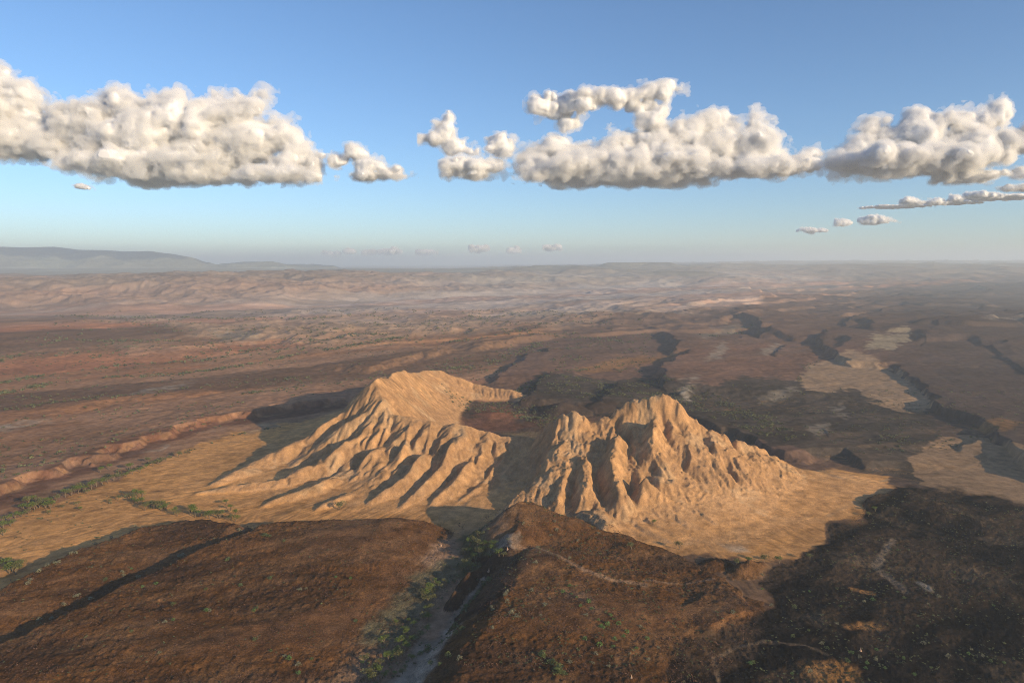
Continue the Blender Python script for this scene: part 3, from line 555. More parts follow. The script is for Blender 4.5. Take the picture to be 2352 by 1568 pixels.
# ------------------------------------------------------------------ haze: one closed box of air round the camera and the land
def haze_box():
    z0, z1 = float(Z.min()) - 1.0, max(float(Z.max()), H) + 15.0; x = float(np.abs(XX).max()) + 3000; y0, y1 = -6000.0, float(YR[-1]) + 3000
    v = [(-x, y0, z0), (x, y0, z0), (x, y1, z0), (-x, y1, z0), (-x, y0, z1), (x, y0, z1), (x, y1, z1), (-x, y1, z1)]
    f = [(0, 3, 2, 1), (4, 5, 6, 7), (0, 1, 5, 4), (1, 2, 6, 5), (2, 3, 7, 6), (3, 0, 4, 7)]
    m = bpy.data.materials.new('haze'); m.use_nodes = True; n = m.node_tree.nodes; n.clear()
    pv = n.new('ShaderNodeVolumePrincipled'); pv.inputs['Color'].default_value = (.80, .91, 1.0, 1); pv.inputs['Density'].default_value = HAZE_D; pv.inputs['Anisotropy'].default_value = 0.15
    o = n.new('ShaderNodeOutputMaterial'); m.node_tree.links.new(pv.outputs[0], o.inputs['Volume'])
    tag(mesh_obj('haze', v, f, m), 'pale blue haze filling the air over the desert plain', 'haze', kind='stuff'); print('haze top', z1)
haze_box()

# ------------------------------------------------------------------ clouds
r3 = np.random.RandomState(99); LAT = r3.uniform(-1, 1, (64, 64, 64)).astype(np.float32)
def vn3(x, y, z):
    fx, fy, fz = np.floor(x), np.floor(y), np.floor(z); ix, iy, iz = fx.astype(np.int32) & 63, fy.astype(np.int32) & 63, fz.astype(np.int32) & 63
    x = (x - fx).astype(np.float32); y = (y - fy).astype(np.float32); z = (z - fz).astype(np.float32)
    x = x * x * (3 - 2 * x); y = y * y * (3 - 2 * y); z = z * z * (3 - 2 * z); jx, jy, jz = (ix + 1) & 63, (iy + 1) & 63, (iz + 1) & 63
    a = LAT[ix, iy, iz] * (1 - x) + LAT[jx, iy, iz] * x; b = LAT[ix, jy, iz] * (1 - x) + LAT[jx, jy, iz] * x
    c = LAT[ix, iy, jz] * (1 - x) + LAT[jx, iy, jz] * x; d = LAT[ix, jy, jz] * (1 - x) + LAT[jx, jy, jz] * x
    a = a * (1 - y) + b * y; c = c * (1 - y) + d * y
    return a * (1 - z) + c * z
def cloud_mat(name, dens=0.0, c=(.92, .94, .99), tr=.4):
    m = bpy.data.materials.new(name); m.use_nodes = True; n = m.node_tree.nodes; l = m.node_tree.links; n.clear(); o = n.new('ShaderNodeOutputMaterial')
    if dens:
        v = n.new('ShaderNodeVolumePrincipled'); v.inputs['Color'].default_value = (.985, .99, 1.0, 1); v.inputs['Density'].default_value = dens; l.new(v.outputs[0], o.inputs['Volume']); return m
    d = n.new('ShaderNodeBsdfDiffuse'); d.inputs[0].default_value = c + (1,); t = n.new('ShaderNodeBsdfTranslucent'); t.inputs[0].default_value = c + (1,)
    mx = n.new('ShaderNodeMixShader'); mx.inputs[0].default_value = tr; l.new(d.outputs[0], mx.inputs[1]); l.new(t.outputs[0], mx.inputs[2]); l.new(mx.outputs[0], o.inputs['Surface'])
    return m
CM = [cloud_mat('cloud_body'), cloud_mat('cloud_edge', .016), cloud_mat('cloud_wisp', .004)]
def cloud(label, blobs, Yc=12500.0, vox=20.0, base=None, seed=0, shells=(-52, 12, 86), k=70.0, amp=1.0, cat='cloud', group='cumulus clouds in the blue sky'):
    sc_ = Yc / F; B = []
    for b in blobs:
        px, py, rx, ry = b[:4]; rx, ry = (rx, ry) if Yc > 15000 else (max(rx - 6, .87 * rx), max(ry - 4, .87 * ry)); x, y, z = P(px, py, Yc); oy = (b[4] if len(b) > 4 else r3.uniform(-.3, .3) * rx) * sc_
        B.append((x, y + oy, z, rx * sc_, min(max(rx * .75, ry), 95) * sc_, ry * sc_))
    B = np.array(B); pad = 130 * amp + 60
    lo = (B[:, :3] - B[:, 3:]).min(0) - pad; hi = (B[:, :3] + B[:, 3:]).max(0) + pad
    n = np.ceil((hi - lo) / vox).astype(int) + 1
    gx_, gy_, gz_ = [(lo[i] + vox * np.arange(n[i])).astype(np.float32) for i in range(3)]
    f = np.full(tuple(n), 1e4, np.float32)
    for x, y, z, a, b, c in B:
        m_ = min(a, b, c); r = 260 * amp + m_ * 0; sl = []
        for g, p_, q_ in ((gx_, x, a), (gy_, y, b), (gz_, z, c)):
            w_ = q_ * (1 + r / m_) ; sl.append(slice(max(int(np.searchsorted(g, p_ - w_)), 0), int(np.searchsorted(g, p_ + w_))))
        X_, Y_, Z_ = gx_[sl[0]][:, None, None], gy_[sl[1]][None, :, None], gz_[sl[2]][None, None, :]
        e = (np.sqrt(((X_ - x) / a) ** 2 + ((Y_ - y) / b) ** 2 + ((Z_ - z) / c) ** 2) - 1) * (m_ * .6 + .4 * (a * b * c) ** (1 / 3))
        s_ = f[sl[0], sl[1], sl[2]]; h = np.clip(.5 + .5 * (s_ - e) / k, 0, 1); f[sl[0], sl[1], sl[2]] = s_ * (1 - h) + e * h - k * h * (1 - h)
    ii = np.where(np.abs(f) < 230 * amp + 60); X_ = gx_[ii[0]]; Y_ = gy_[ii[1]]; Z_ = gz_[ii[2]]; v = f[ii]
    X_, Y_, Z_ = X_ + seed * 777.0, Y_, Z_ * 1.15
    wx_ = 60 * amp * vn3(X_ / 260, Y_ / 260, Z_ / 260); wz_ = 60 * amp * vn3(X_ / 240 + 9, Y_ / 240, Z_ / 240)
    for wl, am in ((480, 125), (220, 50), (100, 17), (46, 6)):
        if wl * amp < vox * 1.6: continue
        q_ = vn3((X_ + wx_) / (wl * amp), Y_ / (wl * amp) + 5, (Z_ + wz_) / (wl * amp)); v = v - am * amp * (2.0 * np.abs(q_) - .55)
    bz = (P(1176, base, Yc)[2] if base else lo[2] - 500); zz = gz_[ii[2]]
    v = np.maximum(v, (bz - zz) * .8 + 22 * amp * vn3(X_ / 160, Y_ / 160, Z_ / 400) )
    g_ = f.copy(); g_[ii] = v
    out = g_.copy(); hf = np.zeros_like(f); hf[ii] = vn3(X_ / 48, Y_ / 48 + 3, Z_ / 48) * 30 + vn3(X_ / 130, Y_ / 130, Z_ / 130 + 7) * 50
    root = None; org = ((lo + hi) / 2); org[2] = lo[2] + pad
    for j, sft in enumerate(shells):
        fld = g_ - sft * amp * (.55 if sft < 0 else 1) * (min(1, amp * 1.4) if sft < 0 else 1) + (hf * amp * j if j else 0)
        fld[0] = fld[-1] = 500; fld[:, 0] = fld[:, -1] = 500; fld[:, :, 0] = fld[:, :, -1] = 500
        og = openvdb.FloatGrid(500.0); og.copyFromArray(fld); pts, _tr, qd = og.convertToPolygons(isovalue=0.0)
        if len(qd) == 0: continue
        qd = np.asarray(qd).astype(np.int64); pts = lo + np.asarray(pts, float) * vox
        o = mesh_obj('cloud' if root is None else ('cloud_edge' if j == 1 else 'cloud_wisp'), pts - org, qd, CM[j], parent=root, smooth=True)
        if root is None: root = o; o.location = org; tag(o, label, cat, group)
    return root
cloud('tall grey-white cloud tower cut off by the left edge of the picture', [(-120, 280, 90, 80), (-40, 250, 60, 80), (8, 198, 30, 36), (30, 235, 38, 48), (58, 285, 48, 42), (95, 312, 42, 36), (20, 315, 80, 38), (112, 262, 14, 16), (75, 335, 75, 22)], base=362, seed=1)
cloud('largest and brightest cumulus cloud, wide with a flat grey base, beside the cloud tower', [(185, 300, 50, 40), (155, 320, 36, 32), (235, 268, 48, 24), (290, 250, 52, 30), (375, 250, 50, 34), (330, 320, 125, 62), (440, 290, 85, 52), (420, 370, 140, 38), (515, 255, 46, 38),
   (503, 225, 18, 14), (548, 230, 18, 22), (588, 252, 32, 28), (605, 222, 9, 11), (560, 320, 85, 54), (640, 305, 46, 34), (680, 345, 36, 34), (660, 380, 56, 22), (640, 405, 80, 12), (300, 380, 110, 28), (235, 350, 75, 34), (400, 403, 110, 14)], base=416, seed=2)
cloud('small wedge-shaped white cloud trailing to a point right of the largest cloud', [(745, 355, 18, 7), (775, 365, 22, 14), (822, 356, 24, 19), (850, 380, 36, 19), (895, 395, 36, 11), (932, 403, 14, 5), (850, 402, 42, 10)], base=414, seed=3, k=40, amp=.6)
cloud('small peaked white cloud with a pointed top above a flat grey puff', [(1020, 300, 22, 24), (1030, 280, 8, 10), (998, 320, 25, 14), (1048, 335, 32, 18), (1083, 350, 18, 9)], base=362, seed=4, k=40, amp=.6)
cloud('small round isolated puff of cloud left of the long cloud bank', [(1150, 330, 32, 25), (1165, 345, 18, 14)], base=360, seed=5, k=40, amp=.55)
cloud('flat grey puff of cloud below the pointed cloud and the round puff', [(1090, 385, 60, 20), (1140, 380, 22, 20), (1040, 372, 18, 7), (1080, 402, 40, 9)], base=411, seed=6, k=40, amp=.6)
cloud('long cloud bank with a flat grey underside in the middle of the sky', [(1230, 362, 46, 26), (1270, 345, 42, 18), (1330, 362, 75, 32), (1300, 390, 95, 26), (1420, 342, 44, 32), (1400, 380, 105, 32), (1500, 325, 55, 40), (1520, 365, 105, 42), (1590, 312, 45, 30),
   (1640, 285, 30, 22), (1650, 330, 75, 46), (1750, 305, 26, 26), (1742, 278, 9, 14), (1730, 345, 60, 40), (1775, 370, 32, 22), (1470, 402, 160, 16), (1700, 390, 90, 14)], base=416, seed=7)
cloud('ragged arching strip of thin white cloud above the long cloud bank', [(1245, 245, 34, 24), (1285, 245, 44, 28), (1325, 240, 44, 24), (1345, 226, 50, 16), (1395, 224, 48, 17), (1450, 220, 34, 17), (1498, 212, 34, 20), (1543, 200, 22, 11), (1566, 194, 10, 6), (1300, 282, 22, 20), (1485, 245, 28, 22), (1498, 275, 34, 26), (1440, 232, 34, 14)], seed=8, k=50, amp=.6)
cloud('small low cloud joining the right end of the long cloud bank', [(1840, 375, 42, 20), (1868, 355, 18, 12), (1815, 390, 34, 13)], base=404, seed=9, k=40, amp=.6)
cloud('big grey-bellied cumulus rising to a tower at its right end, right part of the sky', [(1948, 388, 40, 18), (1985, 350, 42, 32), (2030, 325, 55, 40), (2100, 312, 55, 42), (2120, 278, 20, 16), (2060, 372, 130, 32), (2190, 283, 40, 24), (2230, 302, 55, 42), (2288, 272, 18, 22), (2301, 250, 9, 11), (2220, 350, 85, 32), (2278, 330, 30, 36)], base=406, seed=10)
cloud('cloud cut off by the right edge beside the cumulus tower', [(2345, 322, 28, 26), (2390, 312, 60, 40), (2480, 330, 70, 40)], base=360, seed=11, amp=.8)
cloud('thin flat dark grey cloud under the right-hand cumulus', [(2225, 404, 66, 13), (2200, 412, 40, 7)], base=420, seed=12, k=40, amp=.5)
cloud('small dark cloud scrap at the right edge under the cut-off cloud', [(2352, 395, 22, 12), (2400, 390, 40, 16)], base=410, seed=13, k=40, amp=.5)
cloud('thin grey cloud sliver at the right edge, lowest of the three there', [(2340, 432, 38, 6), (2400, 430, 50, 8)], seed=14, k=30, amp=.4)
cloud('tiny pinkish cloud scrap alone below the largest cloud', [(183, 428, 12, 6), (200, 431, 10, 5)], Yc=19000., seed=15, k=30, amp=.4)
FG = 'faint small clouds low over the horizon'
for i, (a, b, c, d, t) in enumerate([(760, 583, 16, 4, 'first'), (802, 578, 11, 4, 'second'), (848, 580, 13, 6, 'third'), (897, 578, 23, 7, 'fourth and largest'), (980, 580, 20, 4, 'fifth'), (1100, 572, 20, 6, 'sixth'), (1180, 575, 12, 4, 'seventh'), (1268, 570, 18, 4, 'eighth')]):
    cloud('faint cream cloudlet just over the horizon, %s from the left of the row' % t, [(a, b, c, d), (a + c * .4, b - d * .6, c * .4, d * .6)], Yc=68000.0, vox=75.0, seed=20 + i, k=80, amp=1.6, shells=(-8, 30, 80), group=FG)
for i, (a, b, c, d, t) in enumerate([(2095, 462, 16, 7, 'tallest puff'), (2148, 463, 12, 5, 'second puff'), (2196, 455, 10, 6, 'third puff'), (2250, 448, 26, 5, 'last long puff'), (1930, 510, 12, 6, 'lower small puff'), (2010, 504, 26, 7, 'lower wide puff'), (1860, 528, 18, 4, 'lowest puff')]):
    cloud('small faint cloud over the hazy right horizon, %s of a sloping row' % t, [(a, b, c, d), (a + c * .5, b + d * .5, c, d * .5)], Yc=26000.0, vox=32.0, seed=30 + i, k=60, amp=.7, shells=(-14, 25, 75), group='small clouds sloping down to the right horizon')
cloud('long thin grey streak of cloud behind the sloping row of small clouds', [(2060, 474, 60, 2.5), (2160, 466, 70, 3), (2280, 456, 80, 3.5)], Yc=27500.0, vox=32.0, seed=41, k=60, amp=.5, shells=(0, 30), group='small clouds sloping down to the right horizon')
print('clouds', round(time.time() - T0, 1))

# ------------------------------------------------------------------ plants, stones, termite mounds
def hgt(x, y):
    x = np.atleast_1d(np.asarray(x, float)); y = np.atleast_1d(np.asarray(y, float))
    r = np.clip(np.interp(y, YR, np.arange(NR)), 0, NR - 1.001); c = np.clip(np.interp(x / (y + 150 * np.clip(1.5 - y / 2000, 0, 1)), u, np.arange(NC)), 0, NC - 1.001)
    i, j = r.astype(int), c.astype(int); a, b = r - i, c - j
    return (Z[i, j] * (1 - b) + Z[i, j + 1] * b) * (1 - a) + (Z[i + 1, j] * (1 - b) + Z[i + 1, j + 1] * b) * a
MARCH = 300 * 1.0022 ** np.arange(1500)
def land(px, py):                          # the land seen at that place of the photograph
    px = np.atleast_1d(np.asarray(px, float)); py = np.atleast_1d(np.asarray(py, float)); X_ = np.empty(len(px)); Y_ = np.empty(len(px))
    for i in range(len(px)):
        x, Yd, Zd = ray(px[i], py[i]); t = MARCH / Yd; g = hgt(x * t, MARCH) >= H + Zd * t; k = int(np.argmax(g)) if g.any() else 900
        X_[i], Y_[i] = x * t[k], MARCH[k]
    return X_, Y_, hgt(X_, Y_)
def leaf_cloud(n, rx, rz, zc_, r, size, flat=1.0):
    th = r.uniform(0, 2 * np.pi, n); ph = np.arccos(r.uniform(-.75, 1, n)); q = r.uniform(.35, 1, n) ** .5; lob = 1 + .25 * np.sin(3 * th + r.uniform(0, 6)) + .15 * np.sin(5 * th + r.uniform(0, 6))
    c = np.stack([rx * q * lob * np.sin(ph) * np.cos(th), rx * q * lob * np.sin(ph) * np.sin(th), zc_ + rz * q * np.cos(ph)], 1)
    tri = c[:, None] + r.normal(0, size, (n, 3, 3)) * np.array([1, 1, .6 * flat])
    return tri.reshape(-1, 3), np.arange(3 * n).reshape(-1, 3)
def tube(pts, rad, sides=5):
    V, Fc = [], []
    for i, (p, r_) in enumerate(zip(pts, rad)):
        for k in range(sides): a = 2 * math.pi * k / sides; V.append((p[0] + r_ * math.cos(a), p[1] + r_ * math.sin(a), p[2]))
        if i:
            for k in range(sides): o_ = (i - 1) * sides; Fc.append((o_ + k, o_ + (k + 1) % sides, o_ + sides + (k + 1) % sides, o_ + sides + k))
    return V, Fc
M_LEAF = [plain_mat('acacia_leaf', (.10, .135, .03), scale=.8), plain_mat('olive_leaf', (.13, .13, .05), scale=.8)]; M_BARK = plain_mat('bark', (.16, .12, .08)); M_BUSH = [plain_mat('bush_leaf', (.10, .125, .045), scale=1.2), plain_mat('dry_bush', (.19, .18, .11), scale=1.2), plain_mat('fresh_bush', (.10, .17, .05), scale=1.2)]
tree_protos = []
def make_tree(v):
    r = np.random.RandomState(400 + v); t = bpy.data.objects.new('acacia_tree', None); C.objects.link(t)
    V, Fc = [], []; hgt_ = r.uniform(2.6, 3.4)
    for k in range(4):
        a = r.uniform(0, 6.3); e = r.uniform(.6, 1.8); q = [(0, 0, -.6), (0.1 * math.cos(a), .1 * math.sin(a), hgt_ * .35), (e * .5 * math.cos(a), e * .5 * math.sin(a), hgt_ * .7), (e * math.cos(a), e * math.sin(a), hgt_ * 1.15)]
        v_, f_ = tube(q, [.24, .19, .12, .05]); n0 = len(V); V += v_; Fc += [tuple(i + n0 for i in f) for f in f_]
    mesh_obj('trunk', V, Fc, M_BARK, t)
    V, Fc = [], []
    for k in range(r.randint(4, 7)):
        a = r.uniform(0, 6.3); d = r.uniform(.3, 1.9); v_, f_ = leaf_cloud(95, r.uniform(1.1, 1.7), r.uniform(.6, 1.0), hgt_ + r.uniform(-.3, .6), r, .20); v_ = v_ + np.array([d * math.cos(a), d * math.sin(a), 0]); Fc.append(f_ + len(V) if not V else f_ + sum(len(q) for q in V)); V.append(v_)
    mesh_obj('crown', np.concatenate(V), np.concatenate(Fc), M_LEAF[v % 2], t); return t
protoT = [make_tree(i) for i in range(6)]; usedT = [False] * 6
def place_tree(x, y, z, s, label, group, v):
    o = protoT[v]
    if usedT[v]:
        p = o; o = p.copy(); C.objects.link(o)
        for ch in p.children: c = ch.copy(); C.objects.link(c); c.parent = o
    usedT[v] = True; o.location = (x, y, z); o.rotation_euler = (0, 0, rng.uniform(0, 6.28)); s *= 1.3; o.scale = (s, s, s * rng.uniform(.85, 1.15)); tag(o, label, 'tree'); o['group'] = group; return o
bushV = [[None] * 3 for _ in range(3)]
def place_bush(x, y, z, s, label, group, m):
    k = rng.randint(3)
    if bushV[m][k] is None:
        r = np.random.RandomState(500 + 10 * m + k); v_, f_ = leaf_cloud(110, .62, .55, .35, r, .13); o = mesh_obj('desert_bush', v_, f_, M_BUSH[m]); bushV[m][k] = o
    else: o = bushV[m][k].copy(); C.objects.link(o)
    o.location = (x, y, z - .1); o.rotation_euler = (0, 0, rng.uniform(0, 6.28)); o.scale = (s, s, s * rng.uniform(.7, 1.1)); tag(o, label, 'bush'); o['group'] = group
z2 = lambda l: [((1300 + a / 1.96) * .6125, (1850 + b / 1.96) * .6125) for a, b in l]
z1 = lambda l: [(a / 1.68 * .6125, (1850 + b / 1.68) * .6125) for a, b in l]
def trees(l, s, label, group):
    X_, Y_, Z_ = land([p[0] for p in l], [p[1] for p in l])
    for i in range(len(l)): place_tree(X_[i], Y_[i], Z_[i] - .1, s * rng.uniform(.8, 1.2), label, group, rng.randint(6))
def bushes(l, s, label, group, m=None):
    X_, Y_, Z_ = land([p[0] for p in l], [p[1] for p in l])
    for i in range(len(l)): place_bush(X_[i], Y_[i], Z_[i], s * rng.uniform(.7, 1.35), label, group, rng.randint(3) if m is None else m)
GW = 'green acacia trees along the dry wash'
trees(z2([(930, 360), (905, 385), (960, 395), (900, 440), (870, 450), (1000, 430), (1040, 480), (980, 470), (940, 480), (1120, 465), (1150, 470), (1010, 395), (1080, 400), (1060, 440)]), 1.35, 'full green tree in the clump filling the bend of the wash under the dark hill', GW)
trees(z2([(870, 535), (850, 560), (890, 560), (895, 520)]), 1.2, 'yellow-green tree where the bend clump ends beside the sandy bank', GW)
trees(z2([(965, 312)]), 1.0, 'small green tree at the upper tip of the clump, under the hill shadow', GW)
trees(z2([(940, 548)]), .7, 'bright little round tree alone just below the bend clump', GW)
trees(z2([(645, 655), (670, 685), (720, 655), (735, 665), (688, 695)]), .9, 'small tree in the loose row between the bend clump and the big dark green pair', GW)
trees(z2([(600, 735), (620, 720), (590, 760), (640, 745), (575, 790), (600, 800), (625, 790), (560, 770)]), 1.25, 'big dark green tree of the dense pair west of the black islet', GW)
trees(z2([(590, 862), (620, 860)]), .9, 'tree standing just below the dense dark green pair', GW)
trees(z2([(580, 920), (565, 930), (600, 935)]), 1.1, 'rounded tree of the middle group, opposite the pale wash bed', GW)
trees(z2([(505, 938), (455, 955), (490, 975), (360, 962)]), .8, 'small tree of the sparse row on the greenish flat beside the wash', GW)
trees(z2([(595, 1010), (430, 1020), (430, 1045), (545, 1060), (510, 1085), (480, 1100)]), .95, 'tree in the broken row halfway down the wash', GW)
trees(z2([(410, 1100), (430, 1120), (390, 1125), (440, 1160), (370, 1180), (340, 1210), (375, 1220), (320, 1200), (300, 1240)]), 1.15, 'tree of the thick lower clump west of the shaded wash', GW)
trees(z2([(250, 1265), (215, 1310), (190, 1330), (230, 1330), (150, 1360), (170, 1385), (120, 1240), (270, 1105), (205, 1380)]), 1.1, 'tree at the bottom edge of the picture, lower end of the wash row', GW)
trees(z2([(430, 1290), (410, 1330), (350, 1345), (285, 1355), (480, 1235)]), .8, 'shaded tree at the edge of the cliff shadow low in the wash', GW)
GB = 'bushes growing in the shaded wash bed'
bushes(z2([(820, 985), (790, 990), (800, 970), (850, 1000), (960, 745), (945, 770), (975, 720), (885, 835), (870, 840), (910, 800), (600, 1145), (540, 1185), (590, 1160), (615, 1250), (685, 1260), (745, 1195), (1010, 680), (1020, 660), (1040, 620), (1050, 640), (755, 1028), (800, 1035)]), 3.2, 'dark green bush on the pale shaded bed of the wash', GB, 0)
GR = 'bushes on the brown ridge right of the wash'
bushes(z2([(1075, 858), (1065, 845), (1180, 722), (1165, 745), (1225, 860), (1250, 905), (1180, 800), (830, 1222), (1070, 995), (1210, 880)]), 2.8, 'pale green bush on the very edge of the cliff above the wash', GR, 1)
bushes(z2([(1800, 850), (1720, 830), (1850, 935), (1915, 968), (1870, 982), (1885, 990), (2000, 965), (1960, 928), (2060, 1022), (2035, 1052), (1970, 1072), (1860, 1118), (1960, 1130), (1780, 800), (1690, 765), (1640, 682), (1655, 740), (1590, 728), (1940, 900), (1750, 1070), (2130, 1140), (2210, 1070)]), 2.6, 'fresh green bush among the reddish stones of the ridge crest', GR, 2)
bushes(z2([(2160, 985), (2215, 1225), (2290, 1140), (1925, 1275), (1810, 1250), (1360, 718), (1330, 750), (1490, 772), (1390, 510), (1640, 1240), (1540, 1290), (1830, 1180), (2080, 1180), (1425, 900), (1460, 820), (1760, 900)]), 2.6, 'dull olive bush scattered over the lower brown ridge', GR, 1)
bushes(z2([(1435, 1195), (1445, 1205), (1490, 1240), (1510, 1250), (1540, 1290), (1560, 1300), (1570, 1325), (1550, 1320), (1600, 1335)]), 4.0, 'large green bush in the gully near the bottom edge, right of the wash', GR, 0)
bushes(z2([(1185, 345), (1290, 325), (1405, 402), (1530, 212), (1545, 275), (1500, 310), (1300, 230), (1420, 440), (1700, 350), (1850, 300), (1640, 480)]), 2.6, 'greyish bush on the dark stony hill in front of the ochre mountain', 'bushes on the dark hill', 1)
GL = 'bushes dotted over the brown left slope'
bushes(z1([(1322, 745), (1300, 738), (1615, 730), (1600, 745), (1005, 1005), (1605, 925), (1705, 995), (1880, 1080), (1820, 1045), (1795, 1035), (1960, 1050), (2285, 1062), (830, 478), (1440, 415), (1430, 425), (1295, 605), (985, 570), (900, 592), (1515, 580), (1090, 705), (1700, 535), (2115, 530), (2210, 540), (1890, 612), (1930, 600), (665, 548), (1040, 812), (830, 870), (1880, 1135), (1090, 800)]), 3.0, 'lone green bush dotted over the broad brown left slope', GL)
bushes(z1([(1680, 270), (1665, 268), (1700, 272), (1790, 300), (2240, 808)]), 3.4, 'bush beside the small pale patch near the top of the brown left slope', GL, 0)
bushes(z1([(1150, 405), (1130, 398), (780, 520), (770, 505), (500, 640), (480, 650), (570, 668), (400, 705), (325, 790), (1505, 238), (1350, 285), (870, 530), (250, 800)]), 3.2, 'bush on the rim of the dark ravine crossing the left slope', GL, 1)
bushes(z1([(345, 438), (365, 440), (455, 382), (480, 378), (600, 320), (850, 212), (700, 285), (300, 455), (190, 550), (175, 570), (245, 495)]), 3.2, 'bush along the upper rim of the far left brown hill', GL, 1)
GS = 'trees on the ochre sand flat left of the mountain'
trees(z1([(820, 35), (840, 45), (850, 62), (870, 72), (890, 68), (895, 35), (860, 30)]), 1.6, 'dark tree of the upper half of the isolated grove on the sand flat', GS)
trees(z1([(950, 85), (970, 95), (1000, 100), (1030, 90), (1050, 85), (1045, 105), (1020, 108), (915, 105)]), 1.6, 'dark tree of the lower half of the isolated grove on the sand flat', GS)
trees(z1([(1095, 130), (1120, 142), (1200, 120), (1220, 122), (1230, 150), (1260, 150), (1300, 158), (1320, 160), (1370, 155), (1385, 160), (1400, 150), (1480, 140), (1455, 105), (1485, 180), (1460, 175)]), 1.6, 'dark tree in the line where the sand flat meets the brown hill', GS)
trees(z1([(512, 110), (690, 65), (490, 78), (400, 92), (745, 47), (315, 135), (1425, 72)]), 1.1, 'small lone shrub-like tree on the open ochre sand', GS)
trees(z1([(2140, 103)]), 1.8, 'single dark tree on bare sand at the foot of the gullied flank', GS)
trees(z1([(20, 265), (30, 455), (45, 465), (70, 490), (85, 500), (60, 505), (100, 510), (135, 470)]), 1.8, 'tree at the left edge of the picture, below the sand flat', GS)
GT = 'tree line bordering the sand flat on the left'
trees(z1([(180, 70), (200, 90), (230, 95), (250, 90), (290, 95), (310, 85), (320, 100), (260, 75), (190, 110), (210, 60)]), 1.7, 'dark green tree in the small wood beside the pale strip at far left', GT)
trees([(90, 1165), (80, 1172), (65, 1180), (110, 1160), (50, 1186), (35, 1190), (20, 1196), (5, 1200), (130, 1150), (25, 1208), (8, 1214), (55, 1172)], 1.6, 'tree in the lower left end of the long tree line', GT)
trees([(150, 1142), (165, 1138), (180, 1133), (195, 1128), (210, 1124), (222, 1118), (235, 1113), (248, 1110), (262, 1105), (186, 1124), (172, 1130), (200, 1135)], 1.8, 'dense dark tree in the middle of the long tree line bordering the sand', GT)
trees([(275, 1100), (290, 1095), (305, 1090), (322, 1084), (338, 1077), (352, 1071), (365, 1066), (380, 1060), (300, 1080), (340, 1062), (250, 1078), (230, 1085), (410, 1050)], 1.5, 'tree in the thin upper end of the long tree line', GT)
trees([(2010, 1175), (1995, 1186), (1500, 1205), (1690, 1300), (1720, 1296), (1755, 1290), (1860, 1285), (1790, 1294), (1450, 1262), (1560, 1262)], 1.2, 'small dark tree along the far edge of the right-hand brown ground', 'trees along the edge of the right sand')
z3 = lambda l: [((2500 + a / 1.755) * .6125, (1850 + b / 1.755) * .6125) for a, b in l]
GLV = 'bushes on the black lava field'
bushes(z3([(630, 535), (628, 630), (940, 650), (840, 755), (935, 905), (830, 945), (1020, 990), (1055, 1020), (1190, 1110), (1145, 745), (1300, 715), (1355, 705), (1240, 705), (690, 740), (435, 790), (550, 1120), (570, 1115), (825, 1185), (1435, 1150), (1740, 1150), (1690, 990), (1630, 1195), (1985, 1060), (2005, 1030), (1375, 1095), (1320, 1120), (1270, 1080), (1380, 1030), (1215, 1050), (1520, 650), (1560, 690), (1720, 730), (1790, 680), (2150, 740), (1895, 525), (1725, 205), (1520, 375), (1650, 880), (1120, 860), (1310, 1150), (945, 1180), (1560, 1090), (1850, 1080), (2130, 1110), (2220, 1120), (2080, 1070)]), 2.5, 'pale green bush standing out on the black lava field', GLV)
# scrub: thousands of low plants nobody could count, one object
def scatter_mesh(name, X_, Y_, Z_, S_, tris, mat, label, r, sq=.7):
    n = len(X_); base = r.normal(0, 1, (n, tris, 3)); base /= np.linalg.norm(base, axis=2, keepdims=True); base *= r.uniform(.3, .6, (n, tris, 1)); base[..., 2] = np.abs(base[..., 2]) * sq
    t = base[:, :, None] + r.normal(0, .26, (n, tris, 3, 3)) * np.array([1, 1, sq]); t = t * S_[:, None, None, None]; t[..., 0] += X_[:, None, None]; t[..., 1] += Y_[:, None, None]; t[..., 2] += Z_[:, None, None] + .2 * S_[:, None, None] * sq
    V = t.reshape(-1, 3); tag(mesh_obj(name, V, np.arange(len(V)).reshape(-1, 3), mat), label, name, kind='stuff')
r_ = np.random.RandomState(808); sx_, sy_, ss_ = [], [], []
def along(pl, n, spread, size, z0=0):
    q = [G(a, b, z0) for a, b in pl]; L = np.r_[0, np.cumsum([math.dist(q[i], q[i + 1]) for i in range(len(q) - 1)])]; t = r_.uniform(0, L[-1], n)
    cl = np.sin(t / 37.0) + np.sin(t / 91.0 + 2) + r_.normal(0, .7, n); t = t[cl > -.5]; m = len(t)
    sx_.append(np.interp(t, L, [p[0] for p in q]) + r_.normal(0, spread, m)); sy_.append(np.interp(t, L, [p[1] for p in q]) + r_.normal(0, spread, m)); ss_.append(size * r_.uniform(.5, 1.3, m))
def fill(pl, n, size, clump=0):
    p = np.array(pl, float); xs = r_.uniform(p[:, 0].min(), p[:, 0].max(), n * 3); ys = 602 + 1 / r_.uniform(1 / (p[:, 1].max() - 602), 1 / (p[:, 1].min() - 602), n * 3) if p[:, 1].min() > 640 else r_.uniform(p[:, 1].min(), p[:, 1].max(), n * 3)
    k = np.flatnonzero(in_poly(xs, ys, pl)); X_, Y_ = G(xs[k], ys[k], 0)
    if clump: m_ = gn(X_ / clump, Y_ / clump, 777) > -.05; X_, Y_ = X_[m_], Y_[m_]
    X_, Y_ = X_[:n], Y_[:n]; sx_.append(X_); sy_.append(Y_); ss_.append(size * r_.uniform(.5, 1.4, len(X_)))
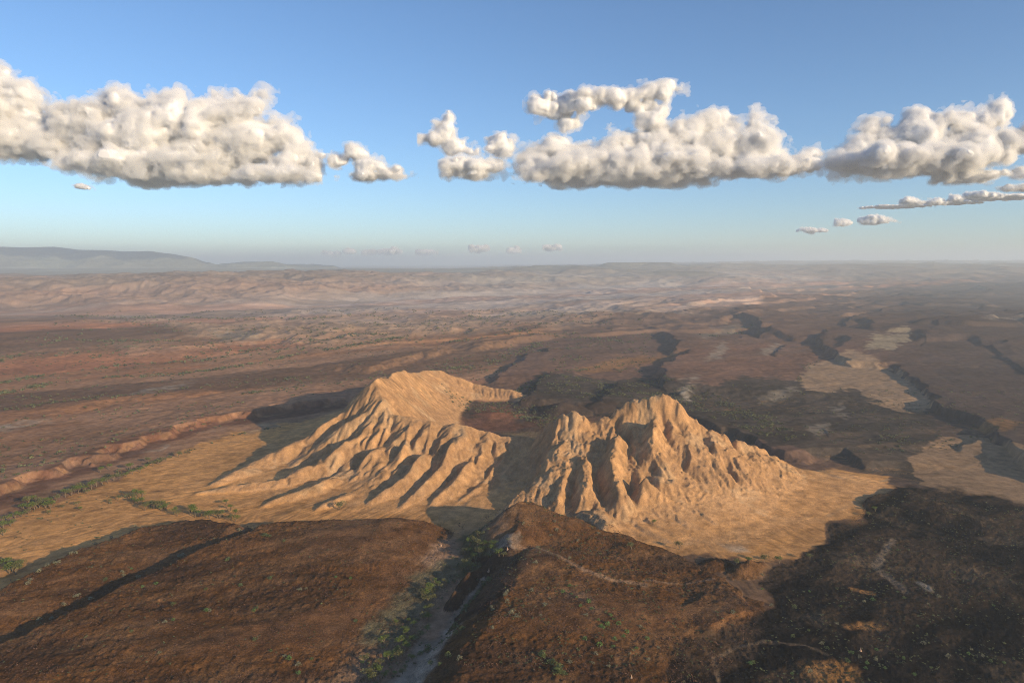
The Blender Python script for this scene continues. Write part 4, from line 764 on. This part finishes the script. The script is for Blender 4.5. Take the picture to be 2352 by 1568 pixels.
for pl, n, sp, sz in [([(0, 945), (120, 928), (260, 905)], 60, 8, 5), ([(0, 905), (110, 882), (250, 868), (400, 862), (560, 842), (700, 820), (900, 795), (1010, 786)], 520, 9, 6.5), ([(0, 880), (120, 860), (300, 840), (480, 832), (600, 812), (760, 795), (900, 786)], 330, 9, 6.5),
    ([(300, 1145), (340, 1160), (400, 1168)], 10, 5, 3), ([(1110, 1225), (1085, 1270), (1030, 1340), (985, 1410), (935, 1480), (870, 1568)], 260, 10, 2.2), ([(1120, 1330), (1090, 1380), (1050, 1440), (1000, 1510)], 70, 4, 2.0), ([(180, 925), (330, 912), (520, 880), (700, 868)], 120, 14, 5), ([(560, 905), (700, 890), (820, 872), (960, 860)], 140, 12, 5), ([(0, 835), (150, 800), (240, 805), (420, 800)], 190, 10, 6.5), ([(0, 1120), (200, 1050), (390, 995), (560, 965)], 90, 12, 3.5),
    ([(240, 1095), (420, 1040), (560, 995), (640, 980)], 120, 6, 3.5), ([(1000, 850), (1120, 842), (1180, 820), (1240, 798)], 200, 14, 6), ([(1020, 800), (1160, 790), (1300, 782), (1480, 800)], 260, 20, 6), ([(150, 750), (330, 745), (600, 748), (900, 742)], 200, 25, 9), ([(1180, 905), (1230, 880), (1300, 860), (1400, 850)], 140, 10, 4.5),
    ([(900, 905), (1060, 880), (1130, 866)], 60, 10, 4), ([(1830, 890), (1855, 850), (1880, 836)], 60, 7, 5), ([(2000, 1030), (2100, 1000), (2200, 985)], 60, 20, 4), ([(1600, 785), (1660, 790), (1740, 760)], 70, 12, 7)]: along(pl, n, sp, sz)
GREY_H = [(1200, 915), (1240, 870), (1310, 875), (1400, 882), (1500, 872), (1560, 900), (1650, 915), (1760, 950), (1840, 1010), (1800, 1035), (1660, 985), (1570, 945), (1500, 930), (1400, 925), (1300, 925)]
fill(GREY_H, 2900, 2.9, 40); fill([(1010, 925), (1180, 925), (1260, 940), (1200, 960), (1050, 950)], 240, 3.4); fill([(1180, 960), (1280, 950), (1290, 985), (1240, 980)], 160, 3.2)
fill([(-300, 1180), (-200, 830), (900, 760), (1100, 800), (860, 880), (560, 950), (0, 1110)], 1500, 3.6, 160); fill([(0, 830), (200, 730), (1200, 720), (1500, 760), (1100, 790), (500, 830)], 1300, 6.5, 260)
fill([(900, 860), (1200, 790), (1500, 770), (1500, 860), (1200, 860)], 500, 4.5, 120); fill([(1950, 1200), (2100, 1130), (2400, 1170), (2500, 1600), (1700, 1600), (1780, 1400), (1880, 1280)], 1500, 1.1, 30); fill([(1560, 900), (2350, 900), (2400, 1000), (2000, 1060), (1800, 1000)], 500, 2.8, 60)
fill([(100, 1140), (260, 1110), (260, 1250), (60, 1270), (0, 1210)], 60, 1.8); fill([(1160, 1290), (1480, 1290), (1700, 1420), (1600, 1600), (1060, 1600)], 700, 1.1, 25); fill([(1200, 1180), (1480, 1270), (1400, 1320), (1190, 1270)], 260, 1.2); fill([(-50, 1350), (400, 1210), (1000, 1210), (900, 1500), (700, 1600), (-50, 1600)], 500, 1.0, 40)
X_, Y_, S_ = np.concatenate(sx_), np.concatenate(sy_), np.concatenate(ss_); scatter_mesh('scrub', X_, Y_, hgt(X_, Y_), S_, 18, plain_mat('scrub_leaf', (.105, .115, .055), scale=.05, var=.4), 'low grey-green scrub and distant tree lines sprinkled over the whole plain', np.random.RandomState(4))
# rubble: loose basalt blocks on the near hills and the lava
sx_, sy_, ss_ = [], [], []
fill([(1160, 1290), (1480, 1290), (1760, 1400), (1640, 1600), (1040, 1600)], 8000, 1.0, 18); fill([(1100, 1200), (1200, 1150), (1480, 1265), (1400, 1330), (1190, 1275)], 4200, .95); fill([(-80, 1360), (400, 1210), (1080, 1200), (900, 1500), (700, 1620), (-80, 1620)], 9000, 1.0, 22)
X_, Y_, S_ = np.concatenate(sx_), np.concatenate(sy_), np.concatenate(ss_); scatter_mesh('rubble', X_, Y_, hgt(X_, Y_) - .15, S_, 8, plain_mat('rubble_stone', (.12, .065, .042), scale=.25, var=.6), 'loose reddish brown stones strewn over the near slopes', np.random.RandomState(5))
sx_, sy_, ss_ = [], [], []; fill([(1980, 1170), (2100, 1130), (2420, 1170), (2500, 1620), (1650, 1620), (1780, 1400), (1880, 1280)], 8000, 1.0, 25)
X_, Y_, S_ = np.concatenate(sx_), np.concatenate(sy_), np.concatenate(ss_); scatter_mesh('lava_rubble', X_, Y_, hgt(X_, Y_) - .15, S_, 8, plain_mat('lava_stone', (.022, .020, .019), scale=.25, var=.7), 'black broken lava blocks covering the lava field', np.random.RandomState(6))
def mound(px, py, s, label):
    X_, Y_, Z_ = land([px], [py]); r = np.random.RandomState(int(px)); V, Fc = tube([(0, 0, -.5), (0, 0, .4), (.1, 0, 1.0), (.12, .05, 2.0), (.2, .1, 3.2), (.28, .1, 3.9)], [1.6, 1.25, .75, .42, .26, .06], 9)
    V = np.array(V); V[:, :2] *= 1 + r.uniform(-.15, .15, (len(V), 1)); o = mesh_obj('termite_mound', V * s, Fc, plain_mat('mound_clay', (.42, .28, .19), var=.15), smooth=True); o.location = (X_[0], Y_[0], Z_[0]); tag(o, label, 'termite mound', 'pale termite mounds')
q_ = z2([(692, 382), (1182, 412), (1045, 575), (2092, 1355)])
for p, s_, l_ in zip(q_, (.85, .8, 1.0, .7), ('bright pointed termite mound beside the sandy patch on the left slope', 'pale termite mound on the hillside edge where the pale track starts', 'grey termite mound in shadow at the head of the pale wash bed', 'broad pale termite mound near the bottom edge on the stony ridge')): mound(p[0], p[1], s_, l_)
X9, Y9 = z3([(1275, 1038)])[0]; mound(X9, Y9, .8, 'white pointed termite mound alone on the black lava field')

print('script', round(time.time() - T0, 1))
